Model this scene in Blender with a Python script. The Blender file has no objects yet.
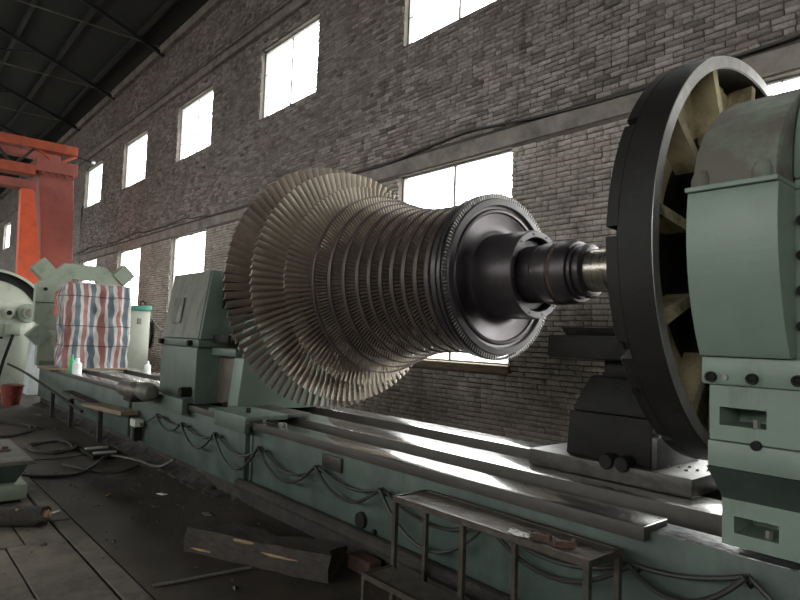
import bpy, bmesh, math, random
import numpy as np
from mathutils import Vector, Matrix, noise
random.seed(7); rng = np.random.default_rng(7)
sc = bpy.context.scene
COL = sc.collection
PI = math.pi
# ------------------------------------------------------------------ camera
F_PX, YAW, PITCH, ROLL = 616.47, 0.7114, 0.0607, 0.0346
CAM = Vector((0, 0, 1.6))
fw = Vector((-math.cos(YAW)*math.cos(PITCH), math.sin(YAW)*math.cos(PITCH), math.sin(PITCH)))
rt = Vector((math.sin(YAW), math.cos(YAW), 0)); up = rt.cross(fw)
rt = rt*math.cos(ROLL) + up*math.sin(ROLL); up = rt.cross(fw)
cd = bpy.data.cameras.new('camera'); cam = bpy.data.objects.new('camera', cd); COL.objects.link(cam)
cd.sensor_width = 36.0; cd.lens = F_PX*36/800; cd.clip_start = 0.05; cd.clip_end = 500
cam.matrix_world = Matrix(((rt.x, up.x, -fw.x, CAM.x), (rt.y, up.y, -fw.y, CAM.y), (rt.z, up.z, -fw.z, CAM.z), (0, 0, 0, 1)))
sc.camera = cam
# ------------------------------------------------------------------ world (even overcast sky), exposure
SKY = 15.0
w = bpy.data.worlds.new('overcast_sky'); sc.world = w; w.use_nodes = True
bg = w.node_tree.nodes['Background']; bg.inputs[0].default_value = (1.0, 0.985, 0.97, 1); bg.inputs[1].default_value = SKY
vs = sc.view_settings
vs.view_transform = 'Standard'; vs.look = 'None'; vs.gamma = 1; vs.use_curve_mapping = False
vs.exposure = 0.02
# hall measures: X along the hall, Y towards the window wall, Z up
WY = 6.0; OY = -14.0; XW = -62.0; XE = 24.0; RIDGE_Y = -4.0
EAVE = 9.74; SL = 0.36
BAY = 4.6463; WX0 = -7.1018; WW = 2.207
UZ0, UZ1 = 6.096, 7.587          # upper windows
LZ0, LZ1 = 1.30, 4.053           # lower windows
OZ0, OZ1 = 4.2, 7.9              # unseen high windows behind the photographer, sized for the light they let in
WCOLS = list(range(-6, 12))
def portal(name, x0, x1, y, z0, z1, s):
    l = bpy.data.lights.new(name, 'AREA'); l.shape = 'RECTANGLE'; l.size = x1-x0; l.size_y = z1-z0
    l.cycles.is_portal = True
    o = bpy.data.objects.new(name, l); COL.objects.link(o)
    o.location = ((x0+x1)/2, y, (z0+z1)/2); o.rotation_euler = (-PI/2 if s > 0 else PI/2, 0, 0)
for k in WCOLS:
    x0 = WX0-BAY*k
    for (z0, z1) in ((UZ0, UZ1), (LZ0, LZ1)):
        portal('daylight_portal', x0, x0+WW, WY+0.20, z0, z1, 1)
for k in WCOLS: portal('daylight_portal', WX0-BAY*k, WX0-BAY*k+WW, OY-0.30, OZ0, OZ1, -1)
# ------------------------------------------------------------------ materials
def nt(name):
    m = bpy.data.materials.new(name); m.use_nodes = True
    return m, m.node_tree, m.node_tree.nodes, m.node_tree.links, m.node_tree.nodes['Principled BSDF']
def srgb(r, g, b):
    f = lambda c: (c/255/12.92) if c/255 <= 0.04045 else ((c/255+0.055)/1.055)**2.4
    return (f(r), f(g), f(b))
def mixc(N, L, fac, a, b, mode='MIX'):
    n = N.new('ShaderNodeMix'); n.data_type = 'RGBA'; n.blend_type = mode
    for sock, v in ((n.inputs[0], fac), (n.inputs[6], a), (n.inputs[7], b)):
        if hasattr(v, 'is_linked'): L.new(v, sock)
        elif isinstance(v, (int, float)): sock.default_value = v
        else: sock.default_value = (*v, 1)
    return n.outputs[2]
def tex(N, L, scale, detail=4, rough=0.6, stretch=(1, 1, 1), seed=0.0, dist=0.0):
    g = N.new('ShaderNodeNewGeometry'); mp = N.new('ShaderNodeMapping'); mp.inputs['Scale'].default_value = stretch
    mp.inputs['Location'].default_value = (seed, seed*1.7, seed*0.6)
    L.new(g.outputs['Position'], mp.inputs[0])
    n = N.new('ShaderNodeTexNoise'); n.inputs['Scale'].default_value = scale; n.inputs['Detail'].default_value = detail
    n.inputs['Roughness'].default_value = rough; n.inputs['Distortion'].default_value = dist
    L.new(mp.outputs[0], n.inputs['Vector']); return n.outputs['Fac']
def ramp(N, L, s, a, b, lo=0.0, hi=1.0):
    r = N.new('ShaderNodeMapRange'); r.inputs[1].default_value = a; r.inputs[2].default_value = b
    r.inputs[3].default_value = lo; r.inputs[4].default_value = hi; L.new(s, r.inputs[0]); return r.outputs[0]
def mat(name, col, rough=0.6, metal=0.0, var=0.25, scale=5.0, dirt=None, damt=0.5, dscale=2.0, dlo=0.5, dhi=0.7,
        dstretch=(1, 1, 1), bump=0.05, bscale=40.0, stretch=(1, 1, 1), rvar=0.1, spec=0.5, coat=0.0):
    m, T, N, L, P = nt(name)
    dark = tuple(c*(1-var) for c in col); lite = tuple(min(1, c*(1+var)) for c in col)
    n1 = tex(N, L, scale, 5, 0.65, stretch)
    c = mixc(N, L, ramp(N, L, n1, 0.3, 0.7), dark, lite)
    if dirt is not None:
        n2 = tex(N, L, dscale, 6, 0.7, dstretch, 3.1)
        c = mixc(N, L, ramp(N, L, n2, dlo, dhi, 0, damt), c, dirt)
        L.new(ramp(N, L, n2, dlo, dhi, rough, min(1, rough+rvar)), P.inputs['Roughness'])
    else:
        L.new(ramp(N, L, n1, 0.3, 0.7, max(0.03, rough-rvar), min(1, rough+rvar)), P.inputs['Roughness'])
    L.new(c, P.inputs['Base Color']); P.inputs['Metallic'].default_value = metal
    P.inputs['Specular IOR Level'].default_value = spec
    if coat: P.inputs['Coat Weight'].default_value = coat
    if bump:
        b = N.new('ShaderNodeBump'); b.inputs['Strength'].default_value = bump*4; b.inputs['Distance'].default_value = 0.01
        L.new(tex(N, L, bscale, 4, 0.6, stretch, 5.5), b.inputs['Height']); L.new(b.outputs[0], P.inputs['Normal'])
    return m
GR = (0.018, 0.016, 0.013)
M = {}
M['floor'] = mat('oily_concrete', (0.052, 0.040, 0.029), 0.7, var=0.5, scale=1.3, dirt=(0.012, 0.011, 0.01), damt=0.8, dscale=0.9, dlo=0.42, dhi=0.62, bump=0.12, bscale=35, rvar=-0.15)
M['slab'] = mat('worn_concrete_slab', (0.135, 0.115, 0.088), 0.8, var=0.3, scale=2.5, dirt=(0.04, 0.036, 0.03), damt=0.75, dscale=1.6, dlo=0.45, dhi=0.65, bump=0.12)
M['plinth'] = mat('grimy_foundation', (0.028, 0.024, 0.020), 0.85, var=0.5, scale=5, dirt=(0.01, 0.009, 0.008), damt=0.8, bump=0.4, bscale=14)
M['bed_green'] = mat('dark_green_machine_paint', (0.058, 0.082, 0.068), 0.5, var=0.3, scale=3, dirt=(0.03, 0.04, 0.034), damt=0.75, dscale=2.6, dlo=0.5, dhi=0.72, dstretch=(1, 1, 0.45), bump=0.03)
M['head_green'] = mat('pale_green_machine_paint', (0.175, 0.228, 0.184), 0.42, var=0.1, scale=3, dirt=(0.07, 0.075, 0.055), damt=0.7, dscale=3.0, dlo=0.58, dhi=0.8, dstretch=(1.3, 1.3, 0.35), bump=0.025)
M['dusty_green'] = mat('dusty_green_paint', (0.20, 0.25, 0.19), 0.75, var=0.15, scale=4, dirt=(0.115, 0.10, 0.083), damt=0.9, dscale=2.2, dlo=0.28, dhi=0.52, bump=0.08)
M['olive'] = mat('oil_stained_olive_paint', (0.125, 0.13, 0.10), 0.5, var=0.15, scale=3, dirt=(0.05, 0.05, 0.035), damt=0.75, dscale=3.5, dlo=0.48, dhi=0.7, dstretch=(2.5, 2.5, 0.25), bump=0.03)
M['tail_green'] = mat('tailstock_green_paint', (0.085, 0.113, 0.092), 0.5, var=0.12, scale=3, dirt=(0.04, 0.045, 0.035), damt=0.7, dscale=3.5, dlo=0.52, dhi=0.72, dstretch=(1, 1, 0.4), bump=0.03)
M['ring_green'] = mat('greyish_green_paint', (0.27, 0.31, 0.24), 0.6, var=0.08, scale=3, dirt=(0.12, 0.12, 0.09), damt=0.5, dscale=4, bump=0.02)
M['rail'] = mat('machined_way_steel', (0.56, 0.55, 0.53), 0.19, 0.95, var=0.15, scale=4, stretch=(0.5, 6, 1), dirt=(0.22, 0.21, 0.19), damt=0.4, dscale=1.8, dlo=0.56, dhi=0.8, bump=0.006, bscale=60, rvar=0.12)
M['rail_side'] = mat('dull_way_flank', (0.062, 0.055, 0.048), 0.55, 0.2, var=0.3, scale=6, bump=0.03)
M['rail_dirty'] = mat('oily_scaled_steel', (0.30, 0.30, 0.30), 0.33, 0.8, var=0.5, scale=14, dirt=(0.03, 0.03, 0.03), damt=0.8, dscale=9, bump=0.35, bscale=22)
M['rotor'] = mat('dark_rotor_steel', (0.062, 0.052, 0.055), 0.40, 0.6, var=0.2, scale=6, bump=0.015, bscale=90, rvar=0.08)
M['shroud'] = mat('brown_shroud_steel', (0.075, 0.058, 0.054), 0.5, 0.5, var=0.3, scale=3, bump=0.02, rvar=0.08)
M['blade'] = mat('turbine_blade_steel', (0.46, 0.395, 0.32), 0.36, 0.6, var=0.2, scale=2, dirt=(0.16, 0.12, 0.085), damt=0.5, dscale=1.7, dlo=0.45, dhi=0.7, bump=0.0)
M['blade_last'] = mat('browned_blade_steel', (0.30, 0.245, 0.20), 0.45, 0.45, var=0.25, scale=2, dirt=(0.09, 0.06, 0.045), damt=0.6, dscale=1.5, dlo=0.45, dhi=0.7, bump=0.0)
M['journal'] = mat('bright_journal_steel', (0.34, 0.31, 0.26), 0.30, 0.9, var=0.2, scale=8, stretch=(6, .3, .3), bump=0, rvar=0.05)
M['disc_face'] = mat('polished_disc_steel', (0.048, 0.042, 0.043), 0.48, 0.25, var=0.15, scale=4, bump=0.01, bscale=80)
M['cast'] = mat('black_cast_iron', (0.014, 0.0125, 0.0115), 0.6, 0.0, var=0.3, scale=5, dirt=(0.075, 0.063, 0.048), damt=0.4, dscale=3.5, dlo=0.58, dhi=0.75, bump=0.06, bscale=50, spec=0.3)
M['lip'] = mat('worn_rim_steel', (0.36, 0.35, 0.33), 0.42, 0.8, var=0.2, scale=6, dirt=(0.14, 0.10, 0.06), damt=0.5, dscale=3, bump=0.02)
M['dusty'] = mat('ochre_dust_on_iron', (0.46, 0.385, 0.23), 0.9, var=0.3, scale=7, dirt=(0.035, 0.03, 0.022), damt=0.9, dscale=3.2, dlo=0.45, dhi=0.66, bump=0.15, bscale=30)
M['black'] = mat('greasy_black_iron', (0.012, 0.011, 0.010), 0.6, 0.1, var=0.35, scale=6, dirt=(0.03, 0.026, 0.022), damt=0.5, dscale=5, bump=0.06, spec=0.2)
M['grease_steel'] = mat('greasy_saddle_steel', (0.055, 0.05, 0.045), 0.42, 0.5, var=0.4, scale=6, dirt=(0.02, 0.018, 0.016), damt=0.7, dscale=4, bump=0.06)
M['brownpanel'] = mat('brown_oil_stained_plate', (0.155, 0.135, 0.11), 0.42, 0.3, var=0.25, scale=3, dirt=(0.05, 0.042, 0.03), damt=0.6, dscale=3, bump=0.04)
M['bench'] = mat('rusty_bench_steel', (0.085, 0.072, 0.06), 0.5, 0.5, var=0.35, scale=8, dirt=(0.05, 0.035, 0.024), damt=0.6, dscale=6, bump=0.1)
M['benchtop'] = mat('dusty_bench_plate', (0.125, 0.108, 0.088), 0.6, 0.35, var=0.3, scale=9, dirt=(0.05, 0.04, 0.032), damt=0.6, dscale=5, bump=0.12)
M['rust'] = mat('rusty_iron', (0.085, 0.045, 0.03), 0.8, 0.1, var=0.35, scale=18, bump=0.2)
M['hose'] = mat('black_rubber_hose', (0.028, 0.027, 0.024), 0.55, var=0.3, scale=9, bump=0.05)
M['greyhose'] = mat('grey_braided_cable', (0.075, 0.07, 0.062), 0.5, 0.2, var=0.4, scale=30, bump=0.1)
M['timber'] = mat('old_dark_timber', (0.036, 0.029, 0.023), 0.8, var=0.5, scale=5, stretch=(1.2, 7, 7), dirt=(0.012, 0.010, 0.008), damt=0.6, dscale=3, bump=0.12, bscale=10)
M['splinter'] = mat('fresh_split_wood', (0.30, 0.19, 0.085), 0.75, var=0.35, scale=12, bump=0.2)
M['plank'] = mat('weathered_plank', (0.20, 0.15, 0.095), 0.8, var=0.35, scale=4, stretch=(1, 8, 8), bump=0.12)
M['orange'] = mat('orange_crane_paint', (0.72, 0.10, 0.028), 0.5, var=0.1, scale=2, dirt=(0.2, 0.04, 0.02), damt=0.35, dscale=3, bump=0.02)
M['orange_dull'] = mat('dull_orange_crane_paint', (0.42, 0.075, 0.03), 0.6, var=0.15, scale=2, dirt=(0.12, 0.035, 0.02), damt=0.5, dscale=3, bump=0.02)
M['redbrown'] = mat('faded_red_crane_paint', (0.30, 0.075, 0.055), 0.6, var=0.12, scale=1.5, dirt=(0.13, 0.045, 0.035), damt=0.5, dscale=1.5, bump=0.03)
M['cream'] = mat('cream_machine_paint', (0.46, 0.48, 0.40), 0.5, var=0.05, scale=3, dirt=(0.2, 0.19, 0.15), damt=0.4, dscale=3, dlo=0.55, bump=0.02)
M['white'] = mat('white_panel_paint', (0.70, 0.74, 0.75), 0.5, var=0.05, scale=3, dirt=(0.3, 0.3, 0.28), damt=0.4, dscale=3, bump=0.01)
M['teal'] = mat('teal_paint', (0.06, 0.26, 0.21), 0.5, var=0.1, bump=0.02)
M['grey'] = mat('dull_grey_metal', (0.22, 0.21, 0.19), 0.45, 0.6, var=0.25, scale=8, bump=0.04)
M['redplastic'] = mat('red_plastic', (0.20, 0.035, 0.024), 0.4, var=0.2, scale=12, dirt=(0.5, 0.3, 0.2), damt=0.35, dscale=18, bump=0.02)
M['whiteplastic'] = mat('white_plastic', (0.85, 0.87, 0.85), 0.35, var=0.03, bump=0)
M['greenplastic'] = mat('green_plastic', (0.03, 0.42, 0.13), 0.35, var=0.08, bump=0)
M['cloth'] = mat('crumpled_white_rag', (0.65, 0.65, 0.62), 0.9, var=0.15, scale=20, bump=0.2)
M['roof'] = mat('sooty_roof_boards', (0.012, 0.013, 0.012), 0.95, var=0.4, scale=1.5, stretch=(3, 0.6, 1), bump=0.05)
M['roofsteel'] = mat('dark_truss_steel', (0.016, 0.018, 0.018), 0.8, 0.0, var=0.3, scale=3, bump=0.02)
M['tierod'] = mat('grey_tie_rod', (0.11, 0.105, 0.095), 0.6, 0.3, var=0.2, bump=0)
M['frame'] = mat('window_steel', (0.16, 0.155, 0.14), 0.6, 0.2, var=0.2, bump=0.02)
M['band'] = mat('cement_lintel_band', (0.22, 0.195, 0.172), 0.9, var=0.35, scale=3, dirt=(0.08, 0.072, 0.065), damt=0.6, dscale=1.8, bump=0.15, bscale=25)
M['ground'] = mat('yard_ground', (0.32, 0.31, 0.28), 0.9, var=0.15, scale=0.5, bump=0)
M['plainwall'] = mat('whitewashed_wall', (0.24, 0.22, 0.20), 0.9, var=0.25, scale=0.8, bump=0.05)
M['shutter'] = mat('grey_shutter', (0.26, 0.26, 0.25), 0.6, 0.3, var=0.1, bump=0)
# window glass: mostly clear, a little dusty scatter
m, T, N, L, P = nt('dusty_window_glass')
N.remove(P); tr = N.new('ShaderNodeBsdfTransparent'); tr.inputs[0].default_value = (0.95, 0.97, 0.97, 1)
tl = N.new('ShaderNodeBsdfTranslucent'); tl.inputs[0].default_value = (0.8, 0.82, 0.8, 1)
mx = N.new('ShaderNodeMixShader'); mx.inputs[0].default_value = 0.08
L.new(tr.outputs[0], mx.inputs[1]); L.new(tl.outputs[0], mx.inputs[2]); L.new(mx.outputs[0], N['Material Output'].inputs[0])
M['glass'] = m
# wall colouring shared by bricks, mortar and the far brick texture
def wall_material(name, kind):
    m, T, N, L, P = nt(name)
    P.inputs['Roughness'].default_value = 0.92; P.inputs['Specular IOR Level'].default_value = 0.25
    big = tex(N, L, 0.55, 5, 0.65, (1, 1, 1.2), 1.0); med = tex(N, L, 3.0, 6, 0.7, (1, 1, 1), 2.0); fine = tex(N, L, 30, 4, 0.7, (1, 1, 1), 4.0)
    wash = (0.44, 0.392, 0.36); grimy = (0.20, 0.173, 0.157); soot = (0.028, 0.025, 0.023); clay = (0.20, 0.115, 0.08)
    if kind == 'brick':
        at = N.new('ShaderNodeAttribute'); at.attribute_name = 'tone'
        sp = N.new('ShaderNodeSeparateColor'); L.new(at.outputs['Color'], sp.inputs[0])
        base = mixc(N, L, sp.outputs[0], grimy, wash)
        base = mixc(N, L, ramp(N, L, sp.outputs[1], 0.90, 1.0, 0, 0.35), base, clay)
        base = mixc(N, L, ramp(N, L, sp.outputs[2], 0.86, 1.0, 0, 0.6), base, soot)
    elif kind == 'mortar':
        base = mixc(N, L, med, (0.022, 0.019, 0.016), (0.10, 0.088, 0.076))
    else:
        g = N.new('ShaderNodeNewGeometry'); sx = N.new('ShaderNodeSeparateXYZ'); cx = N.new('ShaderNodeCombineXYZ')
        L.new(g.outputs['Position'], sx.inputs[0]); L.new(sx.outputs[0], cx.inputs[0]); L.new(sx.outputs[2], cx.inputs[1])
        bt = N.new('ShaderNodeTexBrick'); L.new(cx.outputs[0], bt.inputs['Vector'])
        bt.inputs['Scale'].default_value = 1.0; bt.inputs['Brick Width'].default_value = 0.198; bt.inputs['Row Height'].default_value = 0.062
        bt.inputs['Mortar Size'].default_value = 0.008
        for i, c in enumerate(((0.25, 0.225, 0.20), (0.43, 0.395, 0.36), (0.12, 0.105, 0.09))): bt.inputs[i+1].default_value = (*c, 1)
        base = bt.outputs[0]
    gz = N.new('ShaderNodeNewGeometry'); sz_ = N.new('ShaderNodeSeparateXYZ'); L.new(gz.outputs['Position'], sz_.inputs[0])
    base = mixc(N, L, ramp(N, L, sz_.outputs[2], 4.2, 4.05, 0, 0.45 if kind != 'mortar' else 0.05), base, (0.78, 0.70, 0.61))      # limewashed lower storey, paled further to stand in for bounce light
    c = mixc(N, L, ramp(N, L, big, 0.38, 0.62, 0, 0.55), base, grimy)
    c = mixc(N, L, ramp(N, L, med, 0.52, 0.72, 0, 0.6), c, soot)
    # rust and soot runs below the upper sills, black damp band above the floor
    g = N.new('ShaderNodeNewGeometry'); s = N.new('ShaderNodeSeparateXYZ'); L.new(g.outputs['Position'], s.inputs[0])
    runs = tex(N, L, 2.6, 2, 0.5, (1, 1, 0.03), 7.0); rm = ramp(N, L, runs, 0.66, 0.72)
    hz = ramp(N, L, s.outputs[2], 4.7, 6.0); mm = N.new('ShaderNodeMath'); mm.operation = 'MULTIPLY'; L.new(rm, mm.inputs[0]); L.new(hz, mm.inputs[1])
    hz2 = ramp(N, L, s.outputs[2], 6.35, 6.1); m2 = N.new('ShaderNodeMath'); m2.operation = 'MULTIPLY'; L.new(mm.outputs[0], m2.inputs[0]); L.new(hz2, m2.inputs[1])
    c = mixc(N, L, m2.outputs[0], c, soot)
    ad = N.new('ShaderNodeMath'); ad.operation = 'MULTIPLY_ADD'; ad.inputs[1].default_value = 1.3; L.new(med, ad.inputs[0]); L.new(s.outputs[2], ad.inputs[2])
    c = mixc(N, L, ramp(N, L, ad.outputs[0], 1.72, 1.42, 0, 0.6), c, (0.11, 0.088, 0.068))
    c = mixc(N, L, ramp(N, L, fine, 0.45, 0.75, 0, 0.5), c, soot)
    L.new(c, P.inputs['Base Color'])
    b = N.new('ShaderNodeBump'); b.inputs['Strength'].default_value = 0.5; b.inputs['Distance'].default_value = 0.01
    L.new(fine, b.inputs['Height']); L.new(b.outputs[0], P.inputs['Normal'])
    return m
M['brick'] = wall_material('whitewashed_brick', 'brick')
M['mortar'] = wall_material('recessed_mortar', 'mortar')
M['farbrick'] = wall_material('far_brickwork', 'far')
# striped tarpaulin
m, T, N, L, P = nt('striped_tarpaulin')
g = N.new('ShaderNodeNewGeometry'); s = N.new('ShaderNodeSeparateXYZ'); L.new(g.outputs['Position'], s.inputs[0])
sub = N.new('ShaderNodeMath'); sub.operation = 'SUBTRACT'; L.new(s.outputs[1], sub.inputs[0]); L.new(s.outputs[0], sub.inputs[1])
wob = tex(N, L, 1.6, 2, 0.5, (1, 1, 1), 2.0); ma = N.new('ShaderNodeMath'); ma.operation = 'MULTIPLY_ADD'; ma.inputs[1].default_value = 0.10
L.new(wob, ma.inputs[0]); L.new(sub.outputs[0], ma.inputs[2])
dv = N.new('ShaderNodeMath'); dv.operation = 'DIVIDE'; dv.inputs[1].default_value = 0.292; L.new(ma.outputs[0], dv.inputs[0])
fr = N.new('ShaderNodeMath'); fr.operation = 'FRACT'; L.new(dv.outputs[0], fr.inputs[0])
cr = N.new('ShaderNodeValToRGB'); cr.color_ramp.interpolation = 'CONSTANT'; L.new(fr.outputs[0], cr.inputs[0])
stops = [(0, srgb(165, 160, 152)), (0.16, srgb(126, 78, 76)), (0.46, srgb(165, 160, 152)), (0.62, srgb(72, 84, 98)), (0.93, srgb(165, 160, 152))]
cr.color_ramp.elements[0].position = 0; cr.color_ramp.elements[0].color = (*stops[0][1], 1)
cr.color_ramp.elements[1].position = stops[1][0]; cr.color_ramp.elements[1].color = (*stops[1][1], 1)
for p_, c_ in stops[2:]:
    e = cr.color_ramp.elements.new(p_); e.color = (*c_, 1)
c = mixc(N, L, ramp(N, L, tex(N, L, 4, 5, 0.7, (1, 1, 1), 9.0), 0.5, 0.75, 0, 0.5), cr.outputs[0], (0.10, 0.08, 0.07))
L.new(c, P.inputs['Base Color']); P.inputs['Roughness'].default_value = 0.42
M['tarp'] = m
# ------------------------------------------------------------------ mesh helpers
class B:
    def __init__(s): s.bm = bmesh.new()
    def box(s, x0, x1, y0, y1, z0, z1, bev=0.0, seg=2):
        vs_ = [s.bm.verts.new(p) for p in ((x0,y0,z0),(x1,y0,z0),(x1,y1,z0),(x0,y1,z0),(x0,y0,z1),(x1,y0,z1),(x1,y1,z1),(x0,y1,z1))]
        fs = [s.bm.faces.new([vs_[i] for i in q]) for q in ((3,2,1,0),(4,5,6,7),(0,1,5,4),(1,2,6,5),(2,3,7,6),(3,0,4,7))]
        if bev:
            es = list({e for f in fs for e in f.edges})
            bmesh.ops.bevel(s.bm, geom=es, offset=bev, segments=seg, profile=0.5, affect='EDGES')
        return s
    def hexa(s, pts, bev=0.0):
        vs_ = [s.bm.verts.new(p) for p in pts]
        fs = [s.bm.faces.new([vs_[i] for i in q]) for q in ((3,2,1,0),(4,5,6,7),(0,1,5,4),(1,2,6,5),(2,3,7,6),(3,0,4,7))]
        if bev:
            es = list({e for f in fs for e in f.edges}); bmesh.ops.bevel(s.bm, geom=es, offset=bev, segments=2, profile=0.5, affect='EDGES')
        return s
    def prism(s, poly, axis, a0, a1, bev=0.0):
        def mk(a, p):
            return (a, p[0], p[1]) if axis == 'x' else (p[0], a, p[1]) if axis == 'y' else (p[0], p[1], a)
        A = [s.bm.verts.new(mk(a0, p)) for p in poly]; Bv = [s.bm.verts.new(mk(a1, p)) for p in poly]
        fs = [s.bm.faces.new(A[::-1]), s.bm.faces.new(Bv)]
        n = len(poly)
        for i in range(n): fs.append(s.bm.faces.new((A[i], A[(i+1) % n], Bv[(i+1) % n], Bv[i])))
        bmesh.ops.recalc_face_normals(s.bm, faces=fs)
        if bev:
            es = list({e for f in fs for e in f.edges}); bmesh.ops.bevel(s.bm, geom=es, offset=bev, segments=2, profile=0.5, affect='EDGES')
        return s
    def lathe(s, prof, cy, cz, n=96, a0=0.0, a1=2*PI, axis='x', closed=False):
        full = abs(a1-a0-2*PI) < 1e-6
        k = n if full else n+1
        rings = []
        for (x, r) in prof:
            if r < 1e-6:
                p = (x, cy, cz) if axis == 'x' else (cy, cz, x) if axis == 'z' else (cy, x, cz)
                rings.append([s.bm.verts.new(p)]); continue
            ring = []
            for i in range(k):
                a = a0+(a1-a0)*i/n; u, v = r*math.cos(a), r*math.sin(a)
                p = (x, cy+u, cz+v) if axis == 'x' else (cy+u, cz+v, x) if axis == 'z' else (cy+u, x, cz+v)
                ring.append(s.bm.verts.new(p))
            rings.append(ring)
        pairs = list(zip(rings[:-1], rings[1:]))
        if closed: pairs.append((rings[-1], rings[0]))
        for A, C in pairs:
            m_ = n if full else n
            for i in range(m_):
                j = (i+1) % k
                if len(A) == 1 and len(C) == 1: continue
                if len(A) == 1: s.bm.faces.new((A[0], C[i], C[j]))
                elif len(C) == 1: s.bm.faces.new((A[i], C[0], A[j]))
                else: s.bm.faces.new((A[i], C[i], C[j], A[j]))
        if not full and closed:
            s.bm.faces.new([r[0] for r in rings]); s.bm.faces.new([r[-1] for r in rings])
        return s
    def cyl(s, p0, p1, r, n=16, r2=None, bev=0.0):
        p0, p1 = Vector(p0), Vector(p1); d = (p1-p0).normalized()
        q = d.orthogonal().normalized(); t = d.cross(q); r2 = r if r2 is None else r2
        A = [s.bm.verts.new(p0+r*(math.cos(2*PI*i/n)*q+math.sin(2*PI*i/n)*t)) for i in range(n)]
        C = [s.bm.verts.new(p1+r2*(math.cos(2*PI*i/n)*q+math.sin(2*PI*i/n)*t)) for i in range(n)]
        s.bm.faces.new(A[::-1]); s.bm.faces.new(C)
        for i in range(n): s.bm.faces.new((A[i], A[(i+1) % n], C[(i+1) % n], C[i]))
        return s
    def tube(s, pts, r, n=8):
        pts = [Vector(p) for p in pts]; rings = []
        d0 = (pts[1]-pts[0]).normalized(); q = d0.orthogonal().normalized()
        for i, p in enumerate(pts):
            d = (pts[min(i+1, len(pts)-1)]-pts[max(i-1, 0)]).normalized()
            q = (q-d*q.dot(d)).normalized(); t = d.cross(q)
            rr = r(i/(len(pts)-1)) if callable(r) else r
            rings.append([s.bm.verts.new(p+rr*(math.cos(2*PI*k/n)*q+math.sin(2*PI*k/n)*t)) for k in range(n)])
        for A, C in zip(rings[:-1], rings[1:]):
            for k in range(n): s.bm.faces.new((A[k], A[(k+1) % n], C[(k+1) % n], C[k]))
        s.bm.faces.new(rings[0][::-1]); s.bm.faces.new(rings[-1]); return s
    def out(s, name, mt, parent=None, smooth=35, fix=True):
        if fix: bmesh.ops.recalc_face_normals(s.bm, faces=s.bm.faces[:])
        me = bpy.data.meshes.new(name); s.bm.to_mesh(me); s.bm.free()
        return link(name, me, mt, parent, smooth)
def link(name, me, mt, parent=None, smooth=35):
    if mt is not None and not me.materials: me.materials.append(M[mt] if isinstance(mt, str) else mt)
    if smooth:
        me.polygons.foreach_set('use_smooth', [True]*len(me.polygons)); me.set_sharp_from_angle(angle=math.radians(smooth))
    o = bpy.data.objects.new(name, me); COL.objects.link(o)
    if parent is not None: attach(o, parent)
    return o
def base_of(o):
    t = Vector(o.location)
    while o.parent is not None:
        o = o.parent; 
    return Vector(o.location)
def attach(o, parent):
    # things are unrotated Empties: children keep world coordinates
    o.parent = parent
    o.matrix_parent_inverse = Matrix.Translation(-Vector(parent.get('wloc', (0, 0, 0))))
def thing(name, label, cat, loc, group=None):
    o = bpy.data.objects.new(name, None); COL.objects.link(o); o.location = loc; o['wloc'] = [float(v) for v in loc]
    o.empty_display_size = 0.1
    return tag(o, label, cat, group)
def tag(o, label, cat, group=None):
    o['label'] = label; o['category'] = cat
    if group: o['group'] = group
    return o
def struct(o): o['kind'] = 'structure'; return o
def curve_pts(pts, n=10):
    pts = [Vector(p) for p in pts]; P_ = [pts[0]]+pts+[pts[-1]]; out = []
    for i in range(1, len(P_)-2):
        a, b, c, d = P_[i-1:i+3]
        for k in range(n):
            t = k/n
            out.append(0.5*((2*b)+(c-a)*t+(2*a-5*b+4*c-d)*t*t+(3*b-a-3*c+d)*t**3))
    out.append(pts[-1]); return out
# ================================================================== SETTING
# ---- floor: dark oily concrete, kerb strip, paler slabs on the near side
fl = B().box(XW, XE, 1.41, WY+0.35, -0.30, 0.0).out('floor', 'floor', smooth=0); struct(fl)
kx = XW
random.seed(3)
b = B(); b.box(XW, XE, OY-0.3, 1.41, -0.30, -0.02); b.out('sub_floor', 'plinth', fl, smooth=0)
x = -16.0
while x < 3:                                                     # kerb stones between two joints
    ln = random.uniform(2.2, 3.4)
    B().box(x+0.008, x+ln-0.008, 1.255, 1.398, -0.2, 0.004+random.uniform(-0.003, 0.004), 0.006, 1).out('kerb_stone', 'slab', fl, smooth=0); x += ln
xs = [-62, -16.4, -12.1, -8.3, -5.22, -3.1, 0.2, 4.2, 24]
for i in range(len(xs)-1):
    ys = [1.24, 0.15 if i % 2 else 0.5, -2.4, OY-0.3]
    if 2 < i < 6: ys[1:1] = [0.86 + 0.12*(i % 2)]
    for j in range(len(ys)-1):
        skew = random.uniform(-0.12, 0.12) if 1 < i < 7 else 0
        x0, x1, y0, y1 = xs[i]+0.005, xs[i+1]-0.005, ys[j+1]+0.006, ys[j]-0.004
        z = random.uniform(-0.006, 0.004)
        B().hexa([(x0, y0, -0.2), (x1, y0, -0.2), (x1, y1, -0.2), (x0, y1, -0.2), (x0, y0, z), (x1, y0, z), (x1, y1, z), (x0, y1, z)], 0.006).out('floor_slab', 'slab', fl, smooth=0)
yard = B().box(-160, 130, WY+0.37, 150, -0.35, -0.12).out('ground_outside', 'ground', smooth=0); struct(yard)
yard2 = B().box(-160, 130, -150, OY-0.37, -0.35, -0.12).out('ground_outside', 'ground', smooth=0); struct(yard2)
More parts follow.
